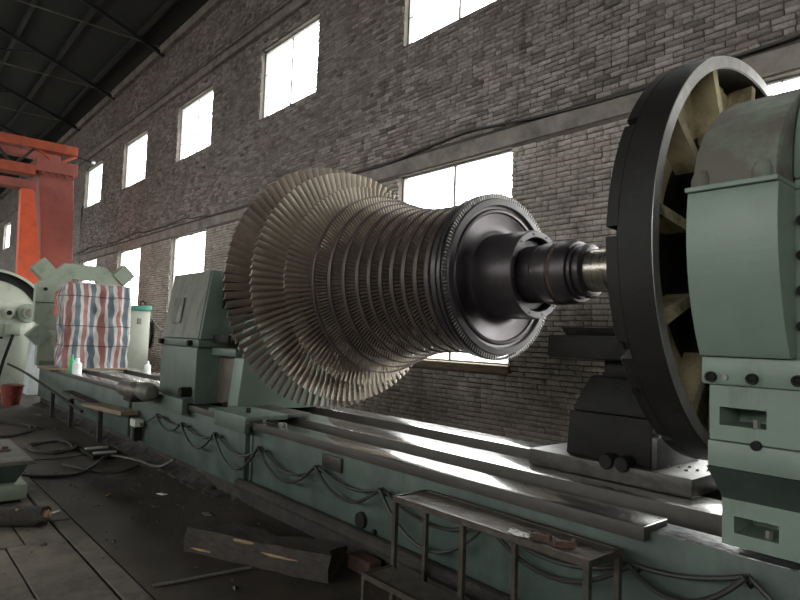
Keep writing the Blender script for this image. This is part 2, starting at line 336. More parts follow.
# ---- window wall: solid piers around openings (mortar face), bricks standing proud of it
def holes_at(z0, z1):
    out = []
    for k in WCOLS:
        x0 = WX0-BAY*k
        for a, c in ((UZ0, UZ1), (LZ0-0.10, LZ1)):
            if z1 > a+1e-4 and z0 < c-1e-4: out.append((x0, x0+WW))
    return sorted(out)
def wall_boxes(bld, yin, yout, x_from, x_to, ztop):
    zs = [-0.3, LZ0-0.10, LZ1, UZ0, UZ1, ztop]
    for z0, z1 in zip(zs[:-1], zs[1:]):
        hs = [h for h in holes_at(z0, z1) if h[1] > x_from and h[0] < x_to]
        cur = x_from
        for h in hs:
            if h[0] > cur: bld.box(cur, h[0], yin, yout, z0, z1)
            cur = max(cur, h[1])
        if cur < x_to: bld.box(cur, x_to, yin, yout, z0, z1)
FARX = -26.0
b = B(); wall_boxes(b, WY+0.012, WY+0.20, FARX, XE, 9.9)
wall = b.out('wall_back', 'mortar', smooth=0); struct(wall)
b = B(); wall_boxes(b, WY-0.002, WY+0.20, XW, FARX, 9.9); b.out('far_masonry', 'farbrick', wall, smooth=0)
BL, BH, MO = 0.198, 0.062, 0.011
bricks = []
BAND = (4.075, 4.30); LEDGE = (7.93, 8.10)
row = 0; z = 0.0
while z < 9.75:
    z0, z1 = z, z+BH-MO
    if not (z1 > BAND[0] and z0 < BAND[1]):
        hs = holes_at(z0+0.004, z1-0.004)
        x = FARX - (BL/2 if row % 2 else 0) - rng.uniform(0, 0.02)
        while x < 4.0:
            l = BL if rng.random() > 0.2 else BL*0.5
            segs = [(max(x, FARX), x+l-MO)]
            for h in hs:
                ns = []
                for s_ in segs:
                    if s_[1] <= h[0] or s_[0] >= h[1]: ns.append(s_)
                    else:
                        if s_[0] < h[0]: ns.append((s_[0], h[0]))
                        if s_[1] > h[1]: ns.append((h[1], s_[1]))
                segs = ns
            for s_ in segs:
                if s_[1]-s_[0] > 0.02:
                    bricks.append((s_[0], s_[1], z0+rng.uniform(-.004, .004), z1+rng.uniform(-.006, .004)))
            x += l
    z += BH; row += 1
bricks = np.array(bricks)
front = WY-0.004+rng.uniform(-0.013, 0.008, len(bricks))
tone = rng.random((len(bricks), 3))
# which bricks show largest to someone standing where the photo was taken
cx_ = np.stack([(bricks[:, 0]+bricks[:, 1])/2, np.full(len(bricks), WY), (bricks[:, 2]+bricks[:, 3])/2], 1)-np.array(CAM)
dep = cx_@np.array(fw); px = 400+F_PX*(cx_@np.array(rt))/np.maximum(dep, 0.1); py = 300-F_PX*(cx_@np.array(up))/np.maximum(dep, 0.1)
def inside(px, py, poly):
    r = np.zeros(len(px), bool); n = len(poly)
    for i in range(n):
        (xa, ya), (xb, yb) = poly[i], poly[(i+1) % n]
        t = ((ya > py) != (yb > py)) & (px < (xb-xa)*(py-ya)/(yb-ya+1e-9)+xa); r ^= t
    return r
vis = (dep > 1) & (px > 4) & (px < 796) & (py > 4) & (py < 596)
for poly in ([(606, 330), (608, 220), (636, 105), (690, 62), (726, 48), (770, 70), (800, 88), (820, 620), (545, 620), (545, 320), (570, 318)],
             [(225, 410), (220, 270), (250, 190), (320, 160), (400, 180), (430, 205), (490, 185), (560, 230), (625, 240), (625, 300), (556, 320), (500, 364), (400, 420)],
             [(0, 600), (0, 380), (330, 405), (560, 436), (800, 470), (800, 600)]):
    vis &= ~inside(px, py, poly)
size = (bricks[:, 1]-bricks[:, 0])/np.maximum(dep, 0.1)**2*np.where(vis, 1, 0)
single = np.argsort(-size)[:300]
is_single = np.zeros(len(bricks), bool); is_single[single] = True
def brick_arrays(idx):
    n = len(idx); bx = bricks[idx]; yf = front[idx]; yb = np.full(n, WY+0.014)
    V = np.zeros((n, 8, 3)); e = 0.004
    for k, (xi, zi, f_) in enumerate(((0, 2, 1), (1, 2, 1), (1, 3, 1), (0, 3, 1), (0, 2, 0), (1, 2, 0), (1, 3, 0), (0, 3, 0))):
        V[:, k, 0] = bx[:, xi] + (e if xi == 0 else -e)*f_; V[:, k, 2] = bx[:, zi] + (e*0.7 if zi == 2 else -e*0.7)*f_; V[:, k, 1] = yf if f_ else yb
    V[:, :4, 1] += rng.uniform(-0.004, 0.004, (n, 4)); V[:, :4, 2] += rng.uniform(-0.003, 0.003, (n, 4)); V[:, :4, 0] += rng.uniform(-0.006, 0.006, (n, 4))
    Fq = np.array([[0, 1, 2, 3], [4, 5, 1, 0], [5, 6, 2, 1], [6, 7, 3, 2], [7, 4, 0, 3]])
    F_ = (Fq[None]+8*np.arange(n)[:, None, None]).reshape(-1, 4)
    return V.reshape(-1, 3), F_
def fast_mesh(name, V, F_):
    me = bpy.data.meshes.new(name); me.vertices.add(len(V)); me.vertices.foreach_set('co', np.ascontiguousarray(V, dtype=np.float32).ravel())
    k = F_.shape[1]; me.loops.add(F_.size); me.loops.foreach_set('vertex_index', F_.astype(np.int32).ravel())
    me.polygons.add(len(F_)); me.polygons.foreach_set('loop_start', np.arange(0, F_.size, k, dtype=np.int32))
    me.update(calc_edges=True); return me
def tone_attr(me, cols, per):
    a = me.attributes.new('tone', 'FLOAT_COLOR', 'POINT'); c = np.ones((len(me.vertices), 4), np.float32); c[:, :3] = np.repeat(cols, per, 0); a.data.foreach_set('color', c.ravel())
rest = np.where(~is_single)[0]
V, F_ = brick_arrays(rest); me = fast_mesh('brickwork', V, F_); tone_attr(me, tone[rest], 8)
o = link('brickwork', me, 'brick', wall, 0); o['kind'] = 'stuff'
shared = {}
for i in single:
    bx = bricks[i]; key = (round(bx[1]-bx[0], 2), int(tone[i, 0]*8), int(tone[i, 1] > 0.9), int(tone[i, 2] > 0.9))
    if key not in shared:
        V, F_ = brick_arrays(np.array([i])); c0 = V.mean(0)*[1, 0, 1]+np.array([0, front[i], 0])
        me = fast_mesh('brick', V-c0, F_); tone_attr(me, tone[i:i+1], 8); me.materials.append(M['brick']); shared[key] = me
    o = bpy.data.objects.new('brick', shared[key]); COL.objects.link(o); o.parent = wall
    o.location = ((bx[0]+bx[1])/2, front[i], (bx[2]+bx[3])/2)
# ---- cement lintel band and roof-beam ledge
tr1 = B().box(XW, XE, WY-0.010, WY+0.05, BAND[0], BAND[1]-0.012, 0.004, 1).out('trim_1', 'band', smooth=0); struct(tr1)
tr2 = B().box(XW, XE, WY-0.10, WY+0.05, LEDGE[0], LEDGE[1], 0.01, 1).out('trim_2', 'band', smooth=0); struct(tr2)
tr3 = B().box(XW, XE, WY-0.14, WY+0.05, 9.50, 9.74, 0.01, 1).out('trim_3', 'band', smooth=0); struct(tr3)
# ---- windows
def window(n, x0, x1, z0, z1, y, cols, rows, sill, detailed=True):
    f_ = 0.022
    r_ = B().box(x0, x1, y-0.02, y+0.02, z0, z0+f_).box(x0, x1, y-0.02, y+0.02, z1-f_, z1).box(x0, x0+f_, y-0.02, y+0.02, z0, z1).box(x1-f_, x1, y-0.02, y+0.02, z0, z1)
    wn = r_.out('window_%d' % n, 'frame', smooth=0); struct(wn)
    if not detailed:
        B().box(x0+.04, x1-.04, y-0.004, y+0.004, z0+.04, z1-.04).out('pane', 'glass', wn, smooth=0); return
    xm = (x0+x1)/2
    B().box(xm-0.017, xm+0.017, y-0.017, y+0.017, z0+.02, z1-.02).out('mullion', 'frame', wn, smooth=0)
    ce = [x0+0.022]+[x0+(x1-x0)*i/cols for i in range(1, cols)]+[x1-0.022]; re = [z0+0.022]+[z0+(z1-z0)*i/rows for i in range(1, rows)]+[z1-0.022]
    for i in range(1, cols):
        if abs(ce[i]-xm) > 0.1: B().box(ce[i]-0.005, ce[i]+0.005, y-0.006, y+0.006, z0+.02, z1-.02).out('glazing_bar', 'frame', wn, smooth=0)
    for i in range(1, rows):
        B().box(x0+.02, x1-.02, y-0.006, y+0.006, re[i]-0.005, re[i]+0.005).out('glazing_bar', 'frame', wn, smooth=0)
    me = None
    for i in range(cols):
        for j in range(rows):
            B().box(ce[i]+0.005, ce[i+1]-0.005, y-0.003, y+0.003, re[j]+0.005, re[j+1]-0.005).out('pane', 'glass', wn, smooth=0)
    if sill: B().box(x0-0.04, x1+0.06, WY-0.06, WY+0.30, z0-0.10, z0-0.002, 0.008, 1).out('sill', 'plank', wn, smooth=0)
wi = 1
for k in WCOLS:
    x0 = WX0-BAY*k
    seen = -1 <= k <= 8
    window(wi, x0, x0+WW, UZ0, UZ1, WY+0.12, 4, 3, False, seen); wi += 1
    window(wi, x0, x0+WW, LZ0, LZ1, WY+0.12, 4, 5, True, -1 <= k <= 4); wi += 1
# ---- the side behind the photographer, gable walls
b = B(); b.box(XW, XE, OY-0.37, OY, -0.3, OZ0).box(XW, XE, OY-0.37, OY, OZ1, 9.9); cur = XW
for k in sorted(WCOLS, reverse=True):
    b.box(cur, WX0-BAY*k, OY-0.37, OY, OZ0, OZ1); cur = WX0-BAY*k+WW
b.box(cur, XE, OY-0.37, OY, OZ0, OZ1); struct(b.out('wall_front', 'plainwall', smooth=0))
for k in WCOLS:
    x0 = WX0-BAY*k
    window(wi, x0, x0+WW, OZ0, OZ1, OY-0.24, 4, 3, False, False); wi += 1
gab = [(OY-0.37, -0.3), (WY+0.37, -0.3), (WY+0.37, EAVE), (RIDGE_Y, EAVE+SL*10+0.3), (OY-0.37, EAVE)]
struct(B().prism(gab, 'x', XW-0.3, XW).out('wall_left', 'plainwall', smooth=0))
struct(B().prism(gab, 'x', XE, XE+0.3).out('wall_right', 'plainwall', smooth=0))
# ---- roof
rz = EAVE+SL*(WY-RIDGE_Y)
b = B()
b.prism([(WY+0.6, EAVE-0.2), (RIDGE_Y, rz), (RIDGE_Y, rz+0.12), (WY+0.6, EAVE-0.08)], 'x', XW, XE)
b.prism([(OY-0.6, EAVE-0.2), (RIDGE_Y, rz), (RIDGE_Y, rz+0.12), (OY-0.6, EAVE-0.08)], 'x', XW, XE)
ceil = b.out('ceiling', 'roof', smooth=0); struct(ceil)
for side in (1, -1):
    for i in range(9):
        d = 0.7+1.15*i; y = (WY-d) if side > 0 else (OY+d); zz = EAVE+SL*d
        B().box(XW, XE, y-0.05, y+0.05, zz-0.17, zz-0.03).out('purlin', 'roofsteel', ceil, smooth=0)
for k in range(-4, 12):
    X = -17.75+BAY*(2.15-k) if False else -17.75+BAY*(2-k)
    tt = B()
    for s_, y0 in ((1, WY), (-1, OY)):
        tt.cyl((X, y0, EAVE-0.25), (X, RIDGE_Y, rz-0.25), 0.07, 4)
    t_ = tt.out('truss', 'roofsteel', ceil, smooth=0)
    B().cyl((X, WY-0.05, EAVE-0.05), (X, OY+0.05, EAVE-0.05), 0.022, 6).out('tie_rod', 'tierod', t_)
    for y0, s_ in ((WY, -1), (OY, 1)):
        for a_, c_ in ((2.4, 4.8), (7.2, 4.8)):
            B().cyl((X, y0+s_*c_, EAVE-0.03), (X, y0+s_*a_, EAVE+SL*a_-0.25), 0.035, 4).out('strut', 'roofsteel', t_, smooth=0)
# ---- cables along the wall
random.seed(11)
pts = []
for i, x in enumerate(np.arange(-26.5, 1.5, 0.55)):
    s_ = abs(math.sin((x+1.0)*PI/BAY*1.0)); pts.append((x, WY-0.035, 4.40-0.11*s_+random.uniform(-0.015, 0.015)+(0.10 if x < -15 else 0)))
tag(B().tube(curve_pts(pts, 4), 0.016, 6).out('wall_cable', 'hose'), 'black cable sagging along the brick wall above the lower windows', 'cable')
for j, (dy, dz, lb) in enumerate(((-0.06, 0.03, 'lowest of three thin cables running on the ledge above the upper windows'), (-0.03, 0.065, 'middle of three thin cables running on the ledge above the upper windows'), (-0.08, 0.10, 'topmost of three thin cables running on the ledge above the upper windows'))):
    pts = [(x, WY-0.06+dy, LEDGE[1]+dz+random.uniform(-0.02, 0.02)) for x in np.arange(-40, 4, 1.1)]
    tag(B().tube(curve_pts(pts, 3), 0.012, 5).out('ledge_cable', 'greyhose' if j != 1 else 'plank'), lb, 'cable', 'cables on the upper ledge')

# ================================================================== LATHE BED
bed = thing('lathe_bed', 'long dark green lathe bed with bright steel guide rails', 'lathe bed', (-6.5, 3.4, 0))
def casting(x0, x1):
    B().prism([(2.72, .16), (4.12, .16), (4.12, .66), (2.93, .66), (2.93, .768), (2.72, .768)], 'x', x0, x1, 0.008).out('bed_casting', 'bed_green', bed)
casting(-14.3, -8.62); casting(-8.50, -5.28); casting(-5.12, 1.2)
for x0, x1 in ((-8.64, -8.48), (-5.30, -5.10)):
    B().box(x0, x1, 2.80, 4.05, 0.16, 0.66).out('bed_joint_plate', 'bed_green', bed)
B().box(-5.215, -5.175, 2.735, 2.80, 0.14, 0.72, 0.006).out('joint_rib', 'bed_green', bed)
B().box(-14.4, 1.3, 2.79, 4.2, -0.05, 0.20, 0.03).out('foundation', 'plinth', bed, smooth=0)
def rail(x0, x1, y0, y1, z0, z1, mt='rail'):
    o = B().box(x0, x1, y0, y1, z0, z1, 0.004, 2).out('guide_rail', 'rail_side', bed)
    o.data.materials.append(M[mt])                                # scraped bright top, dull flanks
    for p in o.data.polygons:
        if p.normal.z > 0.9: p.material_index = 1
    return o
rail(-5.03, -1.38, 2.66, 2.885, 0.735, 0.80); rail(-5.6, 1.1, 3.16, 3.475, 0.66, 0.80); rail(-5.9, 1.1, 3.83, 4.10, 0.66, 0.80)
B().box(-1.375, 1.1, 2.725, 2.90, 0.76, 0.772, 0.002).out('exposed_ledge', 'rail_dirty', bed)
rail(-14.2, -8.52, 2.66, 2.885, 0.735, 0.80); rail(-14.2, -5.7, 3.16, 3.475, 0.66, 0.80); rail(-14.2, -5.95, 3.83, 4.10, 0.66, 0.80)
rail(-8.46, -5.30, 2.68, 2.90, 0.735, 0.80, 'grease_steel')
B().box(-3.985, -3.735, 2.700, 2.722, 0.59, 0.695, 0.003).out('name_plate', 'grease_steel', bed)
B().lathe([(2.695, 0.0), (2.695, 0.055), (2.73, 0.06)], -3.48, 0.315, 20, axis='y').out('hole_cover', 'black', bed)
B().lathe([(2.70, 0.0), (2.70, 0.018), (2.73, 0.02)], -3.33, 0.27, 12, axis='y').out('drain_plug', 'black', bed)
for hx, hz in ((-7.32, .597), (-6.575, .589), (-5.75, .597), (-4.85, .602), (-3.96, .599), (-3.185, .587), (-2.25, .60), (-1.43, .615), (-0.95, .71)):
    B().tube([(hx, 2.73, hz-.03), (hx, 2.675, hz-.035), (hx, 2.645, hz-.012), (hx, 2.64, hz+.015)], 0.007, 6).out('hose_hook', 'black', bed)
tag(B().tube(curve_pts([(-5.25, 2.66, .225), (-4.6, 2.665, .225), (-3.0, 2.665, .215), (-1.9, 2.665, .20), (0.9, 2.665, .19)], 5), 0.05, 10).out('floor_pipe', 'plinth'), 'grimy dark pipe running along the foot of the green lathe bed', 'pipe')
NX, NY = 260, 14; V = []
for j in range(NY+1):
    for i in range(NX+1):
        x = -14.2+9.0*i/NX; t = j/NY; y = (2.60 if x < -5.2 else 2.66)+(.22 if x < -5.2 else .2)*t+.05*noise.noise(Vector((x*1.7, 0, 2)))
        h = min(1, (-5.2-x)/1.2)*(.02+.11*t**1.6*(.7+.6*noise.noise(Vector((x*2.2, y*3, 0)))))*(1.0 if x < -5.2 else .35)+.028*noise.noise(Vector((x*9, y*9, 1)))
        V.append((x, y, -.01+max(0, h if j else 0)))
me = bpy.data.meshes.new('swarf_bank'); me.from_pydata(V, [], [(j*(NX+1)+i, j*(NX+1)+i+1, (j+1)*(NX+1)+i+1, (j+1)*(NX+1)+i) for j in range(NY) for i in range(NX)]); me.update()
o = tag(link('swarf_bank', me, 'plinth', None, 60), 'black oily dirt and swarf heaped along the foot of the bed', 'dirt'); o['kind'] = 'stuff'
def hose(pts, sags, label, r=0.011, off=0.0):
    P_ = []
    for (a, c_, s_) in zip(pts[:-1], pts[1:], sags):
        for k in range(10):
            t = k/10; P_.append((a[0]+(c_[0]-a[0])*t, 2.655-off, a[1]+(c_[1]-a[1])*t+0.012-4*s_*t*(1-t)))
    P_.append((pts[-1][0], 2.655-off, pts[-1][1]+0.012))
    return tag(B().tube(P_, r, 7).out('draped_hose', 'hose'), label, 'hose', 'hoses draped along the bed')
hk = [(-7.74, .455), (-7.32, .597), (-6.575, .589), (-5.75, .597), (-4.85, .602), (-3.96, .599), (-3.185, .587)]
hose(hk, [0, .05, .09, .14, .14, .08], 'upper black hose hung in shallow loops along the bed beside the tailstock')
hose(hk[1:], [.13, .20, .26, .20, .16], 'lower black hose hung in deep loops along the bed beside the tailstock', 0.012, 0.032)
hk2 = [(-3.185, .587), (-2.25, .60), (-1.43, .615), (-0.95, .71), (-0.55, .45)]
hose(hk2, [.13, .10, .03, .02], 'upper black hose looped behind the steel bench towards the headstock', 0.011)
hose(hk2[:4], [.27, .17, .12], 'lower black hose looped behind the steel bench towards the headstock', 0.012, 0.034)
# ================================================================== HEADSTOCK
hs = thing('lathe_headstock', 'big pale green lathe headstock with rounded top cover', 'headstock', (-0.2, 3.3, 0.77))
def recess_box(name, mt, x0, x1, y0, y1, z0, z1, hx0, hx1, hz0, hz1, depth, parent):
    xs_, zs_ = [x0, hx0, hx1, x1], [z0, hz0, hz1, z1]
    b = B()
    for i in range(3):
        for j in range(3):
            if (i, j) == (1, 1): continue
            b.bm.faces.new([b.bm.verts.new(p) for p in ((xs_[i], y0, zs_[j]), (xs_[i+1], y0, zs_[j]), (xs_[i+1], y0, zs_[j+1]), (xs_[i], y0, zs_[j+1]))])
    q = [(hx0, hz0), (hx1, hz0), (hx1, hz1), (hx0, hz1)]
    for i in range(4):
        (a, c_), (d, e) = q[i], q[(i+1) % 4]
        b.bm.faces.new([b.bm.verts.new(p) for p in ((a, y0, c_), (a, y0+depth, c_), (d, y0+depth, e), (d, y0, e))])
    b.bm.faces.new([b.bm.verts.new((p[0], y0+depth, p[1])) for p in q])
    for quad in (((x0, y0, z0), (x0, y0, z1), (x0, y1, z1), (x0, y1, z0)), ((x1, y0, z0), (x1, y1, z0), (x1, y1, z1), (x1, y0, z1)),
                 ((x0, y1, z0), (x0, y1, z1), (x1, y1, z1), (x1, y1, z0)), ((x0, y0, z0), (x0, y1, z0), (x1, y1, z0), (x1, y0, z0)), ((x0, y0, z1), (x1, y0, z1), (x1, y1, z1), (x0, y1, z1))):
        b.bm.faces.new([b.bm.verts.new(p) for p in quad])
    bmesh.ops.remove_doubles(b.bm, verts=b.bm.verts[:], dist=1e-5)
    return b.out(name, mt, parent, smooth=0)
HX1 = 1.0
fb_ = recess_box('foot_block', 'head_green', -1.075, HX1, 2.72, 4.1, 0.802, 0.99, -1.028, -0.865, 0.855, 0.922, 0.2, hs)
B().prism([(2.56, 1.135), (2.72, 0.988), (4.1, 0.988), (4.1, 1.135)], 'x', -1.072, HX1).out('sloped_underside', 'bed_green', hs, smooth=0)
B().box(-1.068, HX1, 2.56, 4.15, 1.137, 1.238, 0.006).out('lower_flange', 'head_green', hs)
mb_ = recess_box('mid_block', 'head_green', -1.062, HX1, 2.565, 4.15, 1.243, 1.455, -1.024, -0.856, 1.302, 1.372, 0.2, hs)
uf_ = B().box(-1.09, HX1, 2.545, 4.17, 1.457, 1.572, 0.014).out('upper_flange', 'head_green', hs)
CY, CZ = 3.36, 2.05
# barrel housing: a drum about the spindle cut flat at the flange, its dusty cover above the seam
R_ = 0.965
a0 = math.atan2(1.57-CZ, -math.sqrt(R_**2-(1.57-CZ)**2)) + 2*PI; a1 = math.pi-math.asin((2.205-CZ)/R_)
def arc(r, s, e, n): return [(CY+r*math.cos(s+(e-s)*i/n), CZ+r*math.sin(s+(e-s)*i/n)) for i in range(n+1)]
left = arc(R_, a0, a1, 16)
poly = left+[(2*CY-p[0], p[1]) for p in reversed(left)]
B().prism(poly, 'x', -1.085, -0.762, 0.006).out('drum_housing', 'head_green', hs, smooth=30)
def dome(y_half, z0, h, n=20, e=2.0):
    out = []
    for i in range(n+1):
        a = PI-PI*i/n; out.append((CY+y_half*math.copysign(abs(math.cos(a))**(2/e), math.cos(a)), z0+h*abs(math.sin(a))**(2/e)))
    return out
d1 = dome(0.935, 2.212, 0.565); dome_ = B().prism(d1, 'x', -1.08, -0.775, 0.02).out('dome_cover', 'dusty_green', hs, smooth=40); dome_['label'] = 'dusty grey-green domed top cover'
B().box(-1.088, -0.760, 2.388, 4.33, 2.203, 2.222, 0.004).out('cover_flange', 'head_green', hs)
for lx in (-1.045, -0.825):
    B().lathe([(2.215, 0.040), (2.26, 0.038), (2.29, 0.026), (2.30, 0.0)], lx, 2.445, 16, axis='z').out('cover_lug', 'dusty_green', dome_)
gc_ = B().box(-0.764, HX1, 2.575, 4.15, 1.57, 2.20, 0.006).out('gear_case', 'head_green', hs)
B().box(-0.762, HX1, 2.565, 4.16, 2.20, 2.235, 0.005).out('case_flange', 'head_green', hs)
d2 = dome(0.79, 2.235, 0.55, e=2.6); B().prism(d2, 'x', -0.772, HX1-0.02, 0.02).out('case_cover', 'head_green', hs, smooth=40)
for bx_, bz_, r in ((-1.047, 1.488, .022), (-0.897, 1.489, .022), (-0.745, 1.493, .022), (-0.60, 1.494, .022)):
    B().lathe([(2.528, 0.0), (2.534, r*.5), (2.528, r*.55), (2.526, r*.9), (2.55, r)], bx_, bz_, 16, axis='y').out('socket_bolt', 'black', uf_)
B().lathe([(2.538, 0.0), (2.538, .010), (2.55, .012)], -0.994, 1.489, 12, axis='y').out('drilled_pin', 'grey', uf_)
B().lathe([(2.548, 0.0), (2.55, .011), (2.55, .018), (2.565, .02)], -0.89, 1.239, 14, axis='y').out('seam_plug', 'black', hs)
for zc in (1.69, 1.82, 1.95, 2.08):
    B().lathe([(2.556, 0.0), (2.556, .020), (2.58, .022)], -0.735, zc, 14, axis='y').out('socket_bolt', 'black', gc_)
for bx_, y_, z_, pb_ in ((-0.905, 2.615, 1.302, mb_), (-0.915, 2.77, 0.855, fb_)):
    B().cyl((bx_, y_, z_), (bx_, y_, z_+0.030), 0.014, 6).out('foot_stud', 'grey', pb_)
B().cyl((-1.25, CY, CZ), (-1.07, CY, CZ), 0.30, 40).out('spindle_nose', 'black', hs)
# ================================================================== FACEPLATE
fp = thing('faceplate', 'huge round black faceplate with dusty ribs on its back', 'faceplate', (-1.3, CY, CZ-1.02))
rim_ = B().lathe([(-1.345, 1.018), (-1.215, 1.018), (-1.200, 1.012), (-1.200, 0.955), (-1.345, 0.945)], CY, CZ, 128, closed=True).out('rim', 'cast', fp)
B().lathe([(-1.206, 1.0135), (-1.197, 1.010), (-1.197, 0.957), (-1.206, 0.953)], CY, CZ, 128, closed=True).out('machined_lip', 'lip', rim_)['label'] = 'bright machined rim edge'
B().lathe([(-1.40, 0.0), (-1.40, 0.93), (-1.345, 0.93), (-1.345, 0.0)], CY, CZ, 96).out('front_plate', 'cast', fp)
B().lathe([(-1.3445, 0.66), (-1.343, 0.66), (-1.343, 0.945), (-1.3445, 0.945)], CY, CZ, 96, closed=True).out('dusty_back', 'dusty', fp)
NS = 12; gap = 0.022
for i in range(NS):                                              # front ring broken by T-slots
    s_ = math.radians(178.5)+i*2*PI/NS+gap; e_ = s_+2*PI/NS-2*gap
    B().lathe([(-1.40, 0.925), (-1.40, 1.014), (-1.394, 1.02), (-1.343, 1.02), (-1.343, 0.925)], CY, CZ, 12, s_, e_, closed=True).out('front_segment', 'cast', fp)
for i in range(12):
    a = math.radians(22)+i*2*PI/12; u = Vector((0, math.cos(a), math.sin(a))); v = Vector((0, -math.sin(a), math.cos(a))); c0 = Vector((0, CY, CZ))
    ribs_ = []
    for ra, rb, nm, mt in ((0.62, 0.953, 'rib', 'dusty'), (0.30, 0.62, 'rib_root', 'cast')):
        P8 = []
        for xx in (-1.344, -1.225):
            for rr, tt_ in ((ra, -.024), (rb, -.024), (rb, .024), (ra, .024)): P8.append(c0+u*rr+v*tt_+Vector((xx, 0, 0)))
        ribs_.append(B().hexa(P8).out(nm, mt, ribs_[0] if ribs_ else fp, smooth=0))
B().lathe([(-1.344, 0.33), (-1.22, 0.33), (-1.22, 0.302)], CY, CZ, 48).out('hub', 'cast', fp)
for a_ in (206, 219):
    a = math.radians(a_); u = Vector((0, math.cos(a), math.sin(a)))
    B().cyl(Vector((-1.375, CY, CZ))+u*1.01, Vector((-1.375, CY, CZ))+u*1.035, 0.018, 6).out('rim_bolt', 'black', rim_, smooth=0)
for a_ in (20, 110, 200, 290):                                   # chuck jaws on the front side
    a = math.radians(a_); u = Vector((0, math.cos(a), math.sin(a))); v = Vector((0, -math.sin(a), math.cos(a))); c0 = Vector((0, CY, CZ)); P8 = []
    for xx in (-1.55, -1.401):
        for rr, tt_ in ((0.145, -.06), (0.52, -.06), (0.52, .06), (0.145, .06)): P8.append(c0+u*rr+v*tt_+Vector((xx, 0, 0)))
    B().hexa(P8, 0.01).out('jaw', 'black', fp, smooth=0)
# ================================================================== TURBINE ROTOR
ro = thing('turbine_rotor', 'large dark steel steam turbine rotor with flaring rows of blades', 'turbine rotor', (-3.8, CY, CZ-1.136))
rows = [(-4.84, .62, 1.136, 92, .10, .082), (-4.56, .60, 1.038, 102, .084, .068), (-4.315, .565, .871, 118, .060, .050)]
drum = [(-6.075, 0), (-6.075, .16), (-5.9, .16), (-5.9, .20), (-5.6, .20), (-5.55, .30), (-5.15, .30), (-5.15, .42), (-4.95, .60), (-4.90, .625), (-4.76, .625), (-4.72, .52), (-4.65, .52), (-4.62, .605), (-4.48, .605), (-4.45, .49), (-4.38, .49), (-4.36, .57), (-4.26, .57)]
small = [(-4.075, .756), (-3.935, .70), (-3.81, .656), (-3.69, .617), (-3.585, .588), (-3.475, .568), (-3.365, .556), (-3.245, .551), (-3.12, .55), (-3.005, .552)]
for x, r in small: drum += [(x-.045, r-.19), (x-.030, r-.18), (x-.028, r-.122), (x+.022, r-.122), (x+.024, r-.18), (x+.045, r-.19)]
drum += [(-2.955, .40), (-2.945, .558), (-2.935, .575), (-2.895, .575), (-2.89, .555), (-2.875, .555), (-2.87, .545), (-2.845, .545)]
B().lathe(drum, CY, CZ, 128).out('drum', 'rotor', ro)
B().lathe([(-2.845, .52), (-2.84, .548), (-2.805, .552), (-2.795, .546), (-2.792, .506), (-2.798, .499), (-2.812, .496)], CY, CZ, 128).out('front_disc', 'disc_face', ro)
B().lathe([(-2.812, .497), (-2.818, .480), (-2.806, .470), (-2.804, .455), (-2.818, .447), (-2.842, .37), (-2.842, .335), (-2.835, .315), (-2.825, .302), (-2.80, .298)], CY, CZ, 128).out('dished_face', 'rotor', ro)
hub_ = B().lathe([(-2.83, .298), (-2.52, .298), (-2.505, .292), (-2.502, .25), (-2.512, .246)], CY, CZ, 96).out('hub_sleeve', 'rotor', ro)
B().lathe([(-2.505, .290), (-2.500, .288), (-2.500, .252), (-2.505, .249)], CY, CZ, 96).out('sleeve_ring', 'disc_face', hub_)
B().lathe([(-2.512, .247), (-2.57, .245), (-2.57, .232)], CY, CZ, 96).out('seal_groove', 'black', ro)
B().lathe([(-2.57, .233), (-2.555, .230), (-2.553, .192), (-2.56, .19)], CY, CZ, 96).out('inner_flange', 'disc_face', ro)
for i in range(12):
    a = 2*PI*(i+.4)/12
    B().cyl((-2.503, CY+.270*math.cos(a), CZ+.270*math.sin(a)), (-2.497, CY+.270*math.cos(a), CZ+.270*math.sin(a)), 0.007, 8).out('bolt', 'black', hub_)
B().lathe([(-2.57, .192), (-2.44, .190), (-2.435, .184), (-2.41, .184), (-2.405, .198), (-2.36, .205), (-2.31, .205), (-2.30, .196), (-2.28, .196), (-2.27, .205), (-2.20, .200), (-2.175, .190), (-2.17, .168)], CY, CZ, 96).out('shaft_collar', 'rotor', ro)
B().lathe([(-2.30, .1975), (-2.295, .1985), (-2.282, .1985), (-2.28, .197)], CY, CZ, 96).out('rust_ring', 'rust', ro)
B().lathe([(-2.17, .17), (-2.165, .176), (-2.145, .176), (-2.14, .156), (-2.125, .156), (-2.12, .168), (-2.095, .166), (-2.085, .155), (-2.08, .13)], CY, CZ, 96).out('seal_rings', 'rotor', ro)
B().lathe([(-2.085, .132), (-1.46, .132), (-1.45, .12), (-1.45, 0)], CY, CZ, 72).out('journal', 'journal', ro)['label'] = 'bright polished bearing journal'
def blade_mesh(r0, r1, c0, c1, g0, g1, ns=4, th=0.12):
    V, F_ = [], []
    for k in range(ns):
        t = k/(ns-1); r = r0+(r1-r0)*t; c = c0+(c1-c0)*t; g = math.radians(g0+(g1-g0)*t)
        prof = [(-.5, 0), (-.3, .20), (0, .30), (.3, .20), (.5, 0), (.3, .20-th), (0, .30-th), (-.3, .20-th)] if ns > 2 else [(-.5, 0), (-.2, .24), (.2, .24), (.5, 0), (.2, .24-th), (-.2, .24-th)]
        for (u, v) in prof:
            v *= (1.1-.1*t)
            ax = c*(u*math.cos(g)+v*math.sin(g)); tn = c*(u*math.sin(g)-v*math.cos(g)); V.append((ax, tn, r))
    n = len(prof)
    for k in range(ns-1):
        for i in range(n): F_.append((k*n+i, k*n+(i+1) % n, (k+1)*n+(i+1) % n, (k+1)*n+i))
    return V, F_, [list(range(n))[::-1], list(range((ns-1)*n, ns*n))]
restV, restF, off = [], [], 0
